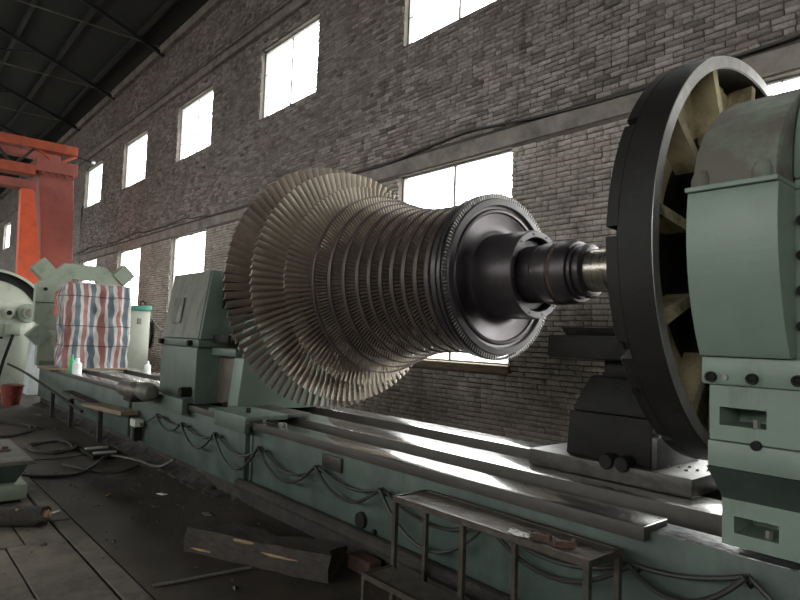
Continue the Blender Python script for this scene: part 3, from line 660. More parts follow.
def ring_of(V, a, x):
    V = np.array(V); ca, sa = math.cos(a), math.sin(a)
    return np.stack([V[:, 0]+x, CY+V[:, 1]*ca-V[:, 2]*sa, CZ+V[:, 1]*sa+V[:, 2]*ca], 1)
n_single = 0
for ri, (x, r0, r1, n, c0, c1) in enumerate(rows):
    V, F_, caps = blade_mesh(r0-.01, r1, c0, c1, 24, 47)
    me = bpy.data.meshes.new('blade'); me.from_pydata(V, [], F_+[tuple(c) for c in caps]); me.update()
    bmt = bmesh.new(); bmt.from_mesh(me); bmesh.ops.recalc_face_normals(bmt, faces=bmt.faces[:]); bmt.to_mesh(me); bmt.free()
    me.materials.append(M['blade_last' if ri == 0 else 'blade']); me.polygons.foreach_set('use_smooth', [True]*len(me.polygons)); me.set_sharp_from_angle(angle=math.radians(40))
    for i in range(n):
        a = 2*PI*i/n
        deg = math.degrees(a) % 360                               # 0 = up, 90 = towards the viewer
        if ri == 2 and not (15 < deg < 260 and n_single < 300):
            VV = ring_of(V, a, x); restV.append(VV); restF += [tuple(q+off for q in f) for f in F_]; off += len(VV); continue
        o = bpy.data.objects.new('blade', me); COL.objects.link(o); o.parent = ro
        o.matrix_parent_inverse = Matrix.Translation(-Vector(ro['wloc'])); o.location = (x, CY, CZ); o.rotation_euler = (a, 0, 0); n_single += 1
for (x, r) in small:
    n = int(2*PI*r/0.029) if r < .72 else 168
    V, F_, caps = blade_mesh(r-.125, r-.006, .031, .031, 34, 40, 2, .12)
    for i in range(n):
        VV = ring_of(V, 2*PI*i/n, x); restV.append(VV); restF += [tuple(q+off for q in f) for f in F_]; off += len(VV)
V, F_, caps = blade_mesh(.545, .586, .017, .017, 60, 60, 2, .30)
n_before = len(restF)
for i in range(150):
    VV = ring_of(V, 2*PI*i/150, -2.812); restV.append(VV); restF += [tuple(q+off for q in f) for f in F_]; off += len(VV)
me = fast_mesh('small_blades', np.concatenate(restV), np.array(restF)); o = link('small_blades', me, 'blade', ro, 0); o['kind'] = 'stuff'; me.materials.append(M['lip'])
mi = np.zeros(len(restF), np.int32); mi[n_before:] = 1; me.polygons.foreach_set('material_index', mi)
for k, (x, r) in enumerate(small):
    hw = 0.015 if k == 0 else 0.020
    B().lathe([(x-hw, r-.010), (x-hw, r-.001), (x+hw-.002, r), (x+hw, r-.002), (x+hw, r-.010)], CY, CZ, 128, closed=True).out('shroud_band', 'shroud', ro)
B().lathe([(-2.865, .572), (-2.865, .587), (-2.838, .588), (-2.838, .572)], CY, CZ, 128, closed=True).out('shroud_band', 'rotor', ro)
# ================================================================== TOOL CARRIAGE
tc = thing('tool_carriage', 'black greasy tool carriage on the rails behind the faceplate', 'tool carriage', (-2.0, 3.7, 0.80))
sad_ = B().box(-2.535, -1.475, 3.35, 4.15, 0.802, 0.905, 0.008).out('saddle', 'grease_steel', tc)
cs_ = B().hexa([(-2.30, 3.42, .905), (-1.74, 3.42, .905), (-1.74, 4.1, .905), (-2.30, 4.1, .905), (-2.28, 3.42, 1.18), (-1.73, 3.42, 1.18), (-1.73, 4.05, 1.18), (-2.28, 4.05, 1.18)], 0.012).out('cross_slide', 'black', tc)
B().hexa([(-2.275, 3.425, 1.18), (-1.735, 3.425, 1.18), (-1.735, 4.0, 1.18), (-2.275, 4.0, 1.18), (-2.185, 3.50, 1.405), (-1.78, 3.50, 1.405), (-1.78, 3.95, 1.405), (-2.185, 3.95, 1.405)], 0.02).out('swivel_block', 'black', tc)
B().box(-2.10, -1.82, 3.52, 3.85, 1.40, 1.51, 0.01).out('tool_post', 'black', tc)
B().box(-2.43, -1.62, 3.38, 3.78, 1.505, 1.652, 0.016).out('tool_slide', 'black', tc)
B().hexa([(-2.34, 3.46, 1.652), (-1.70, 3.46, 1.652), (-1.70, 3.74, 1.652), (-2.34, 3.74, 1.652), (-2.37, 3.44, 1.705), (-1.70, 3.44, 1.705), (-1.70, 3.74, 1.705), (-2.37, 3.74, 1.705)], 0.003).out('slide_cover', 'black', tc)
B().prism([(3.42, .905), (3.95, .905), (3.95, 1.02), (3.50, 1.10), (3.42, 1.08)], 'x', -1.735, -1.70, 0.004).out('end_plate', 'grease_steel', tc)
for kx_ in (-1.97, -1.87):
    B().lathe([(3.325, 0.0), (3.325, .040), (3.335, .045), (3.42, .045)], kx_, .915, 20, axis='y').out('hand_knob', 'black', cs_)
for kx_, ky in ((-2.14, 3.60), (-2.05, 3.56), (-1.98, 3.55)):
    B().cyl((kx_, ky, 1.40), (kx_, ky, 1.425), 0.016, 6).out('clamp_nut', 'black', tc, smooth=0)
for k in range(6):
    B().cyl((-1.70+0.035*k, 3.55+0.06*(k % 3), .903), (-1.70+0.035*k, 3.55+0.06*(k % 3), .915), 0.009, 6).out('saddle_screw', 'grey', sad_, smooth=0)
# ================================================================== TAILSTOCK
ts = thing('lathe_tailstock', 'worn green lathe tailstock standing behind the largest blade row', 'tailstock', (-6.7, 3.3, 0.70))
B().box(-7.55, -6.49, 2.72, 4.0, 0.802, 1.415, 0.012).box(-7.50, -6.52, 2.60, 2.672, 0.69, 0.86, 0.01).box(-7.50, -6.52, 2.66, 2.74, 0.81, 0.86, 0.01).out('lower_block', 'tail_green', ts)
B().box(-7.57, -6.44, 2.71, 4.02, 1.418, 1.505, 0.012).out('seam_flange', 'tail_green', ts)
B().hexa([(-7.55, 2.72, 1.507), (-6.42, 2.72, 1.507), (-6.42, 4.0, 1.507), (-7.55, 4.0, 1.507), (-7.66, 2.885, 2.28), (-6.55, 2.885, 2.28), (-6.55, 3.9, 2.28), (-7.66, 3.9, 2.28)], 0.012).out('upper_body', 'tail_green', ts)
cov_ = B().hexa([(-7.53, 2.713, 1.515), (-6.46, 2.713, 1.515), (-6.46, 2.73, 1.515), (-7.53, 2.73, 1.515), (-7.64, 2.874, 2.27), (-6.59, 2.874, 2.27), (-6.59, 2.89, 2.27), (-7.64, 2.89, 2.27)]).out('front_cover', 'olive', ts, smooth=0)
B().hexa([(-7.33, 2.73, 1.68), (-7.05, 2.73, 1.68), (-7.05, 2.76, 1.68), (-7.33, 2.76, 1.68), (-7.37, 2.79, 1.98), (-7.10, 2.79, 1.98), (-7.10, 2.82, 1.98), (-7.37, 2.82, 1.98)], 0.004).out('inspection_hatch', 'olive', cov_)
B().box(-6.49, -5.98, 2.98, 3.95, 0.82, 1.34, 0.006).out('web_panel', 'brownpanel', ts)['label'] = 'brown oil-stained side panel'
B().prism([(2.875, .80), (4.0, .80), (4.0, 1.2), (3.75, 1.75), (3.05, 1.75), (2.935, 1.36)], 'x', -6.02, -5.80, 0.012).out('bearing_plate', 'head_green', ts)
B().box(-6.43, -5.85, 2.86, 3.0, 1.34, 1.42, 0.01).out('arm', 'tail_green', ts)
B().box(-5.85, -5.04, 2.60, 3.02, 0.803, 0.850, 0.008).box(-5.70, -5.06, 2.595, 2.652, .70, .845, 0.008).out('clamp_foot', 'tail_green', ts)
B().box(-5.93, -5.10, 3.02, 3.30, 0.802, 0.845, 0.008).out('foot_plate', 'grease_steel', ts)
B().prism([(2.90, 1.50), (3.07, 1.58), (3.18, 1.67), (3.3, 1.60), (3.3, 1.36), (3.22, 1.36), (3.15, 1.50)], 'x', -6.40, -6.28, 0.006).out('support_arm', 'olive', ts)
B().lathe([(-6.43, 0), (-6.43, .26), (-6.08, .24), (-6.08, 0)], CY, CZ, 40).out('quill', 'black', ts)
B().box(-6.43, -6.40, 2.95, 3.75, 1.85, 2.27, 0.004).out('dark_guard', 'black', ts)
for bx_, bz_ in ((-7.47, 1.46), (-6.62, 1.46)):
    B().lathe([(2.66, 0), (2.66, .03), (2.72, .034)], bx_, bz_, 14, axis='y').out('clamp_bolt', 'black', ts)
B().box(-6.38, -6.0, 2.84, 2.88, 1.47, 1.56, 0.01).out('oil_slot', 'black', ts)
B().lathe([(2.60, 0), (2.60, .05), (2.64, .055), (2.72, .055)], -6.60, 0.93, 18, axis='y').out('shift_knob', 'black', ts)
for bx_, by_ in ((-5.80, 2.75), (-5.30, 2.75)):
    B().cyl((bx_, by_, .85), (bx_, by_, .895), 0.022, 6).out('foot_nut', 'black', ts, smooth=0)
mo = thing('gear_motor', 'dull brass-grey horizontal gear motor in front of the tailstock', 'motor', (-7.3, 2.52, 0.86))
B().lathe([(-8.08, 0), (-8.08, .07), (-8.06, .095), (-7.62, .105), (-7.60, .09), (-7.55, .06), (-7.35, .06)], 2.47, .865, 24).out('housing', 'brownpanel', mo)
B().lathe([(-7.36, .06), (-7.35, .10), (-7.22, .11), (-7.12, .10), (-7.06, .07), (-7.03, 0)], 2.47, .885, 24).out('end_bell', 'olive', mo)
B().box(-7.9, -7.62, 2.42, 2.715, .725, .77, 0.006).out('mount_bracket', 'black', mo)
# things lying on the bed
wr = thing('wrench', 'dark open-ended wrench lying on the front guide rail', 'wrench', (-4.85, 2.78, 0.80))
B().tube([(-5.0, 2.775, .812), (-4.9, 2.785, .812), (-4.78, 2.79, .812)], 0.011, 6).out('handle', 'black', wr)
B().lathe([(.802, .018), (.802, .036), (.822, .036), (.822, .018)], -4.75, 2.795, 18, math.radians(30), math.radians(330), axis='z', closed=True).out('jaw', 'grey', wr)
B().lathe([(.802, .012), (.802, .026), (.820, .026), (.820, .012)], -5.02, 2.772, 16, axis='z', closed=True).out('ring_end', 'grey', wr)
# ================================================================== STEP BENCH
sb = thing('step_bench', 'narrow rusty steel step bench standing in front of the green bed', 'bench', (-2.1, 2.4, 0))
bx0, bx1, by0, by1, bz = -2.715, -1.45, 2.335, 2.605, 0.70
for (x0, x1, y0, y1) in ((bx0, bx1, by0, by0+.022), (bx0, bx1, by1-.022, by1), (bx0, bx0+.022, by0+.022, by1-.022), (bx1-.022, bx1, by0+.022, by1-.022)):
    B().box(x0, x1, y0, y1, bz-.034, bz, 0.002, 1).out('top_frame', 'bench', sb, smooth=0)
B().box(bx0+.02, bx1-.02, by0+.02, (by0+by1)/2-.003, bz-.02, bz-.006).out('top_plate', 'benchtop', sb, smooth=0)
B().box(bx0+.02, bx1-.02, (by0+by1)/2+.003, by1-.02, bz-.02, bz-.006).out('top_plate', 'benchtop', sb, smooth=0)
for lx, ly in ((bx0, by0), (bx0, by1-.028), (-2.19, by0), (-2.05, by1-.028), (bx1-.028, by0), (bx1-.028, by1-.028)):
    B().box(lx, lx+.028, ly, ly+.028, 0, bz-.032, 0.002, 1).out('leg', 'bench', sb, smooth=0)
sy0, sz = 2.13, 0.315
for (x0, x1, y0, y1) in ((bx0, bx1, sy0, sy0+.02), (bx0, bx0+.02, sy0+.02, by0), (bx1-.02, bx1, sy0+.02, by0)):
    B().box(x0, x1, y0, y1, sz-.03, sz, 0.002, 1).out('step_frame', 'bench', sb, smooth=0)
B().box(bx0+.018, bx1-.018, sy0+.018, by0-.002, sz-.018, sz-.005).out('step_plate', 'benchtop', sb, smooth=0)
for lx in (bx0, -2.1, bx1-.024): B().box(lx, lx+.024, sy0, sy0+.024, 0, sz-.03, 0.002, 1).out('leg', 'bench', sb, smooth=0)
def bracket(x, y, rot, label):
    b = B(); c, s_ = math.cos(rot), math.sin(rot)
    prof = [(-.045, -.03), (.045, -.03), (.045, .03), (.035, .03), (.035, -.02), (-.035, -.02), (-.035, .03), (-.045, .03)]
    b.prism([(x+c*u-s_*v, y+s_*u+c*v) for u, v in prof], 'z', bz-.004, bz+.024)
    return tag(b.out('channel_offcut', 'rust', smooth=0), label, 'steel offcut', 'rusty channel offcuts')
bracket(-1.75, 2.415, 0.5, 'rusty U-shaped steel offcut on the bench beside the white rag')
bracket(-1.63, 2.425, 0.75, 'rusty U-shaped steel offcut nearest the right end of the bench')
bm_ = bmesh.new(); bmesh.ops.create_icosphere(bm_, subdivisions=3, radius=1)
for v in bm_.verts:
    n_ = noise.noise(v.co*2.3); v.co = Vector((v.co.x*.055, v.co.y*.022, v.co.z*.011))*(1+.7*n_); v.co += Vector((-1.835, 2.365, bz+.008))
me = bpy.data.meshes.new('rag'); bm_.to_mesh(me); bm_.free()
tag(link('rag', me, 'cloth'), 'small crumpled white rag on the bench edge', 'rag')
# ================================================================== STEADY REST, TARPAULIN
sr = thing('steady_rest', 'pale grey-green octagonal steady rest ring above the tarpaulin', 'steady rest', (-14.0, 3.4, 0.8))
RY, RZ = 3.36, 2.06
outer = [(RY+.87*a, RZ+.81*c_) for a, c_ in ((-1, -.45), (-1, .45), (-.45, 1), (.45, 1), (1, .45), (1, -.45), (.45, -1), (-.45, -1))]
inner = [(RY+.53*a, RZ+.50*c_) for a, c_ in ((-1, -.42), (-1, .42), (-.42, 1), (.42, 1), (1, .42), (1, -.42), (.42, -1), (-.42, -1))]
b = B()
vv = [[b.bm.verts.new((xx, *p)) for p in lst] for xx in (-14.12, -13.92) for lst in (outer, inner)]
for i in range(8):
    j = (i+1) % 8
    for q in ((vv[0][i], vv[0][j], vv[1][j], vv[1][i]), (vv[2][i], vv[3][i], vv[3][j], vv[2][j]), (vv[0][i], vv[2][i], vv[2][j], vv[0][j]), (vv[1][i], vv[1][j], vv[3][j], vv[3][i])): b.bm.faces.new(q)
b.out('ring', 'ring_green', sr, smooth=0)
for (y_, z_) in ((-1, 1), (1, 1), (-1, -1), (1, -1)):
    cy_, cz_ = RY+y_*.76, RZ+z_*.66; d = .23
    B().prism([(cy_-d, cz_), (cy_, cz_-d), (cy_+d, cz_), (cy_, cz_+d)], 'x', -14.14, -13.87, 0.01).out('jaw_housing', 'ring_green', sr, smooth=0)
for y_ in (-1, 1):
    B().box(-14.12, -13.9, RY+y_*.62-.16, RY+y_*.62+.16, .802, 1.5, 0.01).out('pedestal', 'ring_green', sr)
B().box(-14.2, -13.85, 2.62, 4.1, .801, .90, 0.01).out('foot', 'tail_green', sr)
B().box(-13.915, -13.905, 2.49, 2.84, 2.045, 2.06).out('split_line', 'black', sr, smooth=0)
B().cyl((-13.93, 2.66, 2.32), (-13.90, 2.66, 2.32), 0.035, 14).out('oil_hole', 'black', sr)
# tarpaulin draped over a crate-sized load
b = B(); n_ = 34
tx0, tx1, ty0, ty1, tz0, tz1 = -13.1, -12.45, 2.70, 3.87, 0.815, 2.40
bm_ = bmesh.new(); bmesh.ops.create_grid(bm_, x_segments=1, y_segments=1, size=1); bm_.free()
def cloth_pt(u, v):
    # u runs round the load, v from the hem up over the top
    per = [(tx0, ty1), (tx0, ty0), (tx1, ty0), (tx1, ty1), (tx0, ty1)]
    ln = [math.dist(per[i], per[i+1]) for i in range(4)]; tot = sum(ln); s_ = (u % 1.0)*tot; i = 0
    while i < 3 and s_ > ln[i]: s_ -= ln[i]; i += 1
    t = s_/ln[i]; x = per[i][0]+(per[i+1][0]-per[i][0])*t; y = per[i][1]+(per[i+1][1]-per[i][1])*t
    cx, cy = (tx0+tx1)/2, (ty0+ty1)/2
    if v <= 0.8:
        h = v/0.8; z = tz0+(tz1-tz0)*h; sc_ = 1-.05*max(0, h-.85)/.15 + .03*(1-h)
    else:
        h = (v-.8)/.2; z = tz1+.03*math.sin(h*1.5); sc_ = (1-h)*.95
    x, y = cx+(x-cx)*sc_, cy+(y-cy)*sc_
    p = Vector((x, y, z)); amp = .085 if v < .8 else .02
    f1 = noise.noise(Vector((x*1.3, y*2.4, z*.7)))+.5*noise.noise(Vector((x*4+z*2.5, y*5-z*2.0, z*1.8)))+.25*noise.noise(Vector((x*10, y*11+z*6, z*6)))
    d = Vector((x-cx, y-cy, 0)); d = d.normalized() if d.length > 1e-4 else Vector((0, 0, 1))
    p += d*amp*f1+Vector((0, 0, .03*noise.noise(Vector((x*3, y*3, 5)))))*(1 if v > .05 else 0)
    if v < 0.02: p.z += .03*noise.noise(Vector((x*6, y*6, 1)))
    return p
NU, NV = 132, 46
V = [cloth_pt(i/NU, j/NV*.999) for j in range(NV+1) for i in range(NU)]
F_ = [(j*NU+i, j*NU+(i+1) % NU, (j+1)*NU+(i+1) % NU, (j+1)*NU+i) for j in range(NV) for i in range(NU)]
me = bpy.data.meshes.new('tarpaulin'); me.from_pydata([tuple(v) for v in V], [], F_+[tuple(NV*NU+i for i in range(NU))]); me.update()
tp = thing('covered_load', 'load wrapped in red, white and blue striped tarpaulin on the bed', 'tarpaulin', (-12.9, 3.2, 0.8))
tarp_ = link('tarpaulin', me, 'tarp', tp, 60)
for zz in (1.25, 1.62, 2.17):
    pts = [cloth_pt(i/60, .8*(zz-tz0)/(tz1-tz0)) for i in range(61)]
    c0 = Vector(((tx0+tx1)/2, (ty0+ty1)/2, zz)); pts = [p+(p-c0).normalized()*.008 for p in pts]
    B().tube(pts, 0.007, 5).out('tie_cord', 'hose', tarp_)
B().box(-13.35, -12.4, 2.52, 3.85, .801, .835, 0.006).out('pallet_board', 'plank', tp)
# bottles on the bed
def bottle(x, y, z, h, r, label, cap, body='whiteplastic'):
    t = thing('bottle', label, 'bottle', (x, y, z))
    B().lathe([(z, 0), (z, r), (z+h*.62, r), (z+h*.78, r*.45), (z+h*.82, r*.4), (z+h*.82, 0)], x, y, 20, axis='z').out('body', body, t)
    B().lathe([(z+h*.82, r*.5), (z+h, r*.42), (z+h, 0)], x, y, 16, axis='z').out('cap', cap, t)
bottle(-11.55, 2.76, .80, .26, .075, 'white plastic bottle at the front rail end below the tarpaulin', 'whiteplastic')
bottle(-11.75, 2.72, .80, .31, .05, 'slim green plastic bottle beside the white one below the tarpaulin', 'greenplastic', 'greenplastic')
bottle(-11.4, 3.88, .80, .22, .055, 'small white spray bottle on the rear guide rail before the cabinet', 'whiteplastic')
tag(B().hexa([(-12.1, 3.05, .802), (-11.6, 3.15, .802), (-11.65, 3.55, .802), (-12.15, 3.45, .802), (-12.1, 3.05, .825), (-11.6, 3.15, .825), (-11.65, 3.55, .825), (-12.15, 3.45, .825)], .003).out('steel_plate', 'grey', smooth=0), 'flat grey steel plate lying on the rails before the tarpaulin', 'plate')
# front trough and plank below the far bed
tag(B().hexa([(-11.3, 2.50, .50), (-9.7, 2.52, .46), (-9.7, 2.66, .46), (-11.3, 2.66, .50), (-11.3, 2.50, .54), (-9.7, 2.52, .50), (-9.7, 2.66, .50), (-11.3, 2.66, .54)], .004).out('oil_trough', 'timber', smooth=0), 'dark narrow trough fixed below the far bed section', 'trough')
tag(B().hexa([(-9.7, 2.40, .46), (-8.15, 2.48, .50), (-8.15, 2.70, .50), (-9.7, 2.70, .46), (-9.7, 2.40, .50), (-8.15, 2.48, .555), (-8.15, 2.70, .555), (-9.7, 2.70, .50)], .004).out('wooden_plank', 'plank', smooth=0), 'bent brown plank sticking out below the far bed section', 'plank')
for px_ in (-12.2, -10.9, -9.3): tag(B().box(px_, px_+.06, 2.52, 2.58, 0, .45, .004, 1).out('support_post', 'timber', smooth=0), {-12.2: 'dark post under the trough nearest the tarpaulin', -10.9: 'dark post under the middle of the far trough', -9.3: 'dark post under the brown plank'}[px_], 'post', 'posts below the far bed')
tag(B().tube(curve_pts([(-14.5, 2.2, .80), (-13.2, 2.3, .70), (-11.5, 2.42, .50), (-9.9, 2.47, .36)], 6), .022, 8).out('inclined_bar', 'black'), 'dark bar sloping down along the far end of the bed', 'bar')
jb = thing('junction_box', 'small pale junction box on the bed foot below the gear motor', 'junction box', (-8.0, 2.6, .36))
B().box(-8.1, -7.92, 2.58, 2.70, .38, .47, .012).out('box', 'cream', jb); B().cyl((-7.92, 2.64, .42), (-7.86, 2.64, .42), .02, 10).out('cable_gland', 'grey', jb)
B().box(-8.05, -7.98, 2.60, 2.70, .20, .38).out('box_bracket', 'black', jb)
# ================================================================== FAR LEFT: white lathe, cabinet, crane, bucket
wl = thing('white_lathe', 'cream white lathe headstock with big round faceplate at far left', 'lathe', (-17.6, 2.0, 0))
B().box(-18.6, -17.0, 0.9, 3.02, 0.0, 2.12, 0.03).out('headstock_body', 'cream', wl)
B().lathe([(-17.6, 0), (-17.6, 1.0), (-17.55, 1.02), (-17.52, 1.0)], 2.25, 1.62, 64).out('faceplate_back', 'cream', wl)
wly, wlz = 2.2, 1.62
B().lathe([(-17.45, 1.02), (-17.45, 1.27), (-17.30, 1.27), (-17.30, 1.22), (-17.38, 1.2), (-17.38, 1.02)], wly, wlz, 96, closed=True).out('faceplate_rim', 'black', wl)
B().lathe([(-17.31, 1.215), (-17.31, 1.275), (-17.285, 1.275), (-17.285, 1.215)], wly, wlz, 96, closed=True).out('rim_edge', 'cream', wl)
B().lathe([(-17.40, 0), (-17.40, 1.03), (-17.44, 1.03)], wly, wlz, 96).out('faceplate_disc', 'cream', wl)
B().box(-17.28, -16.95, 0.9, 2.92, 1.90, 2.12, .02).out('top_ledge', 'cream', wl)
for (y_, z_, r, dep_, mt) in ((2.51, 1.86, .135, .10, 'cream'), (2.90, 1.87, .23, .22, 'ring_green')):
    bo_ = B().lathe([(-16.96, r), (-16.95+dep_*.4, r*.97), (-16.95+dep_*.4, r*.6), (-16.95+dep_, r*.55), (-16.95+dep_, 0)], y_, z_, 28).out('boss', mt, wl)
    B().lathe([(-16.945+dep_, r*.42), (-16.94+dep_, r*.38), (-16.94+dep_, 0)], y_, z_, 20).out('boss_core', 'black' if r < .2 else 'grey', bo_)
B().box(-16.99, -16.90, 2.46, 2.76, 1.33, 1.60, .01).out('control_box', 'ring_green', wl)
B().tube([(-16.9, 2.62, 1.35), (-16.8, 2.45, .75), (-16.75, 2.32, .1)], .035, 8).out('lever', 'black', wl)
B().box(-16.995, -16.975, 2.28, 2.43, 1.25, 1.30).out('name_plate', 'black', wl, smooth=0)
B().hexa([(-16.8, 2.86, .0), (-16.2, 2.86, .0), (-16.2, 3.30, .0), (-16.8, 3.30, .0), (-16.8, 2.95, 1.45), (-16.3, 2.95, 1.45), (-16.3, 3.25, 1.45), (-16.8, 3.25, 1.45)], .01).out('white_panel', 'white', wl)
cb = thing('control_cabinet', 'tall cream control cabinet with teal top behind the bed', 'cabinet', (-14.6, 4.9, 0))
B().box(-15.5, -15.0, 4.62, 5.10, 0.0, 2.02, .012).out('body', 'cream', cb)
B().box(-15.53, -14.97, 4.60, 5.12, 2.02, 2.14, .012).out('top', 'teal', cb)
B().box(-15.01, -14.99, 4.80, 4.90, 1.70, 1.84, .004).out('meter', 'grey', cb)
B().tube([(-15.2, 4.92, 2.14), (-15.2, 4.92, 2.22), (-15.2, 4.98, 2.26), (-15.2, 5.04, 2.22), (-15.2, 5.04, 2.14)], .02, 6).out('lifting_eye', 'black', cb)
tag(B().tube(curve_pts([(-15.1, 5.12, 1.95), (-15.3, 5.3, 1.75), (-15.6, 5.6, 1.60), (-15.9, 5.9, 1.75), (-16.0, 5.95, 2.6)], 6), .012, 6).out('cabinet_cable', 'black'), 'black cable looping from the cabinet to the wall', 'cable')
ex = thing('hanging_tyre', 'black oval rubber ring hanging on the wall beside the cabinet', 'tyre', (-17.5, 5.92, 1.1))
B().tube([( -17.5+.2*math.cos(a), 5.92, 1.45+.33*math.sin(a)) for a in np.linspace(0, 2*PI, 33)], .06, 8).out('ring', 'hose', ex)
bk = thing('bucket', 'red plastic bucket on the floor at far left', 'bucket', (-14.4, 2.28, 0))
B().lathe([(0, 0), (0.0, .15), (.36, .20), (.37, .21), (.385, .21), (.385, .195), (.05, .14), (.05, 0)], -14.4, 2.28, 28, axis='z').out('body', 'redplastic', bk)
B().tube([(-14.4+.2*math.cos(a)*.3+.05, 2.28+.2*math.cos(a), .36+.06*math.sin(a)) for a in np.linspace(0, PI, 14)], .008, 6).out('handle', 'grey', bk)
gc = thing('gantry_crane', 'orange and faded red gantry crane with lattice girder', 'crane', (-20.3, 3.8, 0))
lp_ = B().hexa([(-20.9, 3.80, 0), (-20.0, 3.95, 0), (-20.0, 4.62, 0), (-20.9, 4.62, 0), (-20.9, 3.45, 6.0), (-20.0, 3.45, 6.0), (-20.0, 4.36, 6.0), (-20.9, 4.36, 6.0)], .02).out('leg_plate', 'redbrown', gc, smooth=0)
lh_ = B().box(-21.0, -19.93, 3.35, 4.44, 6.0, 6.36, .01).out('leg_head', 'redbrown', gc, smooth=0)
for k in range(5): B().prism([(3.5+.2*k, 6.0), (3.58+.2*k, 6.0), (3.54+.2*k, 5.88)], 'x', -20.0, -19.94).out('gusset', 'redbrown', lh_, smooth=0)
for k in range(16):
    for y_ in (4.05, 4.28): B().cyl((-19.999, y_+.016*(12-k*.7)*0, .9+.31*k), (-19.985, y_, .9+.31*k), .022, 6).out('rivet', 'redbrown', lp_, smooth=0)
B().hexa([(-19.95, 3.10, 0), (-19.6, 3.10, 0), (-19.6, 4.02, 0), (-19.95, 4.02, 0), (-19.95, 2.98, 5.6), (-19.6, 2.98, 5.6), (-19.6, 3.26, 5.6), (-19.95, 3.26, 5.6)], .01).out('inclined_strut', 'orange', gc, smooth=0)
B().box(-20.0, -19.55, -9.0, 3.32, 5.36, 5.60, .01).out('tie_beam', 'redbrown', gc, smooth=0)
B().box(-20.45, -19.95, -10.0, 3.36, 5.86, 6.14, .01).out('lower_chord', 'orange_dull', gc, smooth=0)
uc_ = B().box(-20.4, -20.0, -10.0, 4.42, 6.64, 6.90, .01).out('upper_chord', 'orange_dull', gc, smooth=0)
B().box(-22.6, -22.2, -10.0, 4.42, 6.9, 7.15, .01).out('rear_chord', 'redbrown', gc, smooth=0)
for k in range(14):
    y_ = 4.2-k*.55; a = 1 if k % 2 else -1
    B().cyl((-20.15, y_+.22*a, 6.36 if y_ > 3.3 else 6.12), (-20.15, y_-.22*a, 6.65), .045, 4).out('lattice_brace', 'orange_dull' if k < 2 else 'roofsteel', gc, smooth=0)
for k in range(10):
    y_ = 4.05-k*1.02; B().box(-20.42, -19.985, y_-.02, y_+.02, 6.62, 6.92).out('stiffener', 'redbrown', uc_, smooth=0)
B().cyl((-20.2, 4.4, 6.66), (-20.2, 4.85, 6.58), .02, 6).out('collector_arm', 'black', gc); B().box(-20.25, -20.15, 4.85, 4.95, 6.54, 6.62, .01).out('collector_head', 'white', gc)
sh = thing('roller_shutter', 'grey roller shutter on the wall behind the orange crane leg', 'shutter', (-35, 5.9, 1.4))
for k in range(16): B().box(-36.6, -34.2, 5.90, 5.97, 1.5+.16*k, 1.645+.16*k, .015, 1).out('slat', 'shutter', sh, smooth=0)
# ================================================================== FLOOR LITTER NEAR THE VIEWER
gb = thing('machine_base_block', 'pale green machine base block with knob at the left edge of the floor', 'machine block', (-7.0, 0.9, 0))
B().box(-7.35, -6.46, .35, 1.20, 0.03, .165, .01).out('base', 'ring_green', gb)
B().box(-7.32, -6.50, .4, 1.16, 0.0, .04).out('skid', 'black', gb, smooth=0)
B().hexa([(-7.3, .4, .165), (-6.56, .4, .165), (-6.56, 1.12, .165), (-7.3, 1.12, .165), (-7.35, .35, .335), (-6.47, .35, .335), (-6.47, 1.2, .335), (-7.35, 1.2, .335)], .006).out('body', 'bed_green', gb)
B().box(-7.75, -6.45, .33, 1.235, .335, .375, .006).out('top_plate', 'dusty_green', gb)
B().lathe([(.375, .055), (.39, .055), (.395, .03), (.42, .026), (.425, 0)], -7.02, 1.09, 18, axis='z').out('knob', 'rust', gb)
B().box(-7.7, -7.1, .4, .92, .375, .50, .01).out('side_box', 'dusty_green', gb)
random.seed(5)
def beam(name, p0, p1, wd, ht, label, mt='timber', seed=0, rnd=False):
    p0, p1 = Vector(p0), Vector(p1); d = (p1-p0); ln = d.length; d.normalize(); t = Vector((-d.y, d.x, 0)); b = B(); rings = []
    n = 22; pr = [(-1, 0), (-1, .5), (-.93, 1), (-.3, 1.02), (.3, .98), (.95, 1), (1, .5), (1, 0)] if not rnd else [(math.cos(2*PI*i/10), .5+.5*math.sin(2*PI*i/10)) for i in range(10)][::-1]
    for k in range(n+1):
        c = p0+d*(ln*k/n); ring = []
        for i, (u, v) in enumerate(pr):
            q = noise.noise(Vector((k*.35+seed, i*.9, seed)))*.16; e = (noise.noise(Vector((i*2.1, seed, 3)))*.10 if k in (0, n) else 0)
            ring.append(b.bm.verts.new(c+d*e+t*wd*.5*u*(1+q)+Vector((0, 0, max(0, ht*v*(1+q*.8))))))
        rings.append(ring)
    m_ = len(pr)
    for A, C in zip(rings[:-1], rings[1:]):
        for i in range(m_): b.bm.faces.new((A[i], A[(i+1) % m_], C[(i+1) % m_], C[i]))
    b.bm.faces.new(rings[0]); b.bm.faces.new(rings[-1])
    o = b.out(name, mt, smooth=50); return tag(o, label, 'timber')
tb = beam('timber_beam', (-4.50, 1.96, 0.0), (-3.40, 2.47, 0.0), .24, .17, 'heavy old dark timber beam on the floor before the bed', seed=1.3)
tb2 = beam('timber_log', (-6.15, .42, 0.0), (-5.62, 1.17, 0.0), .17, .15, 'dark broken log below the pale green machine block', seed=4.2, rnd=True)
random.seed(8)
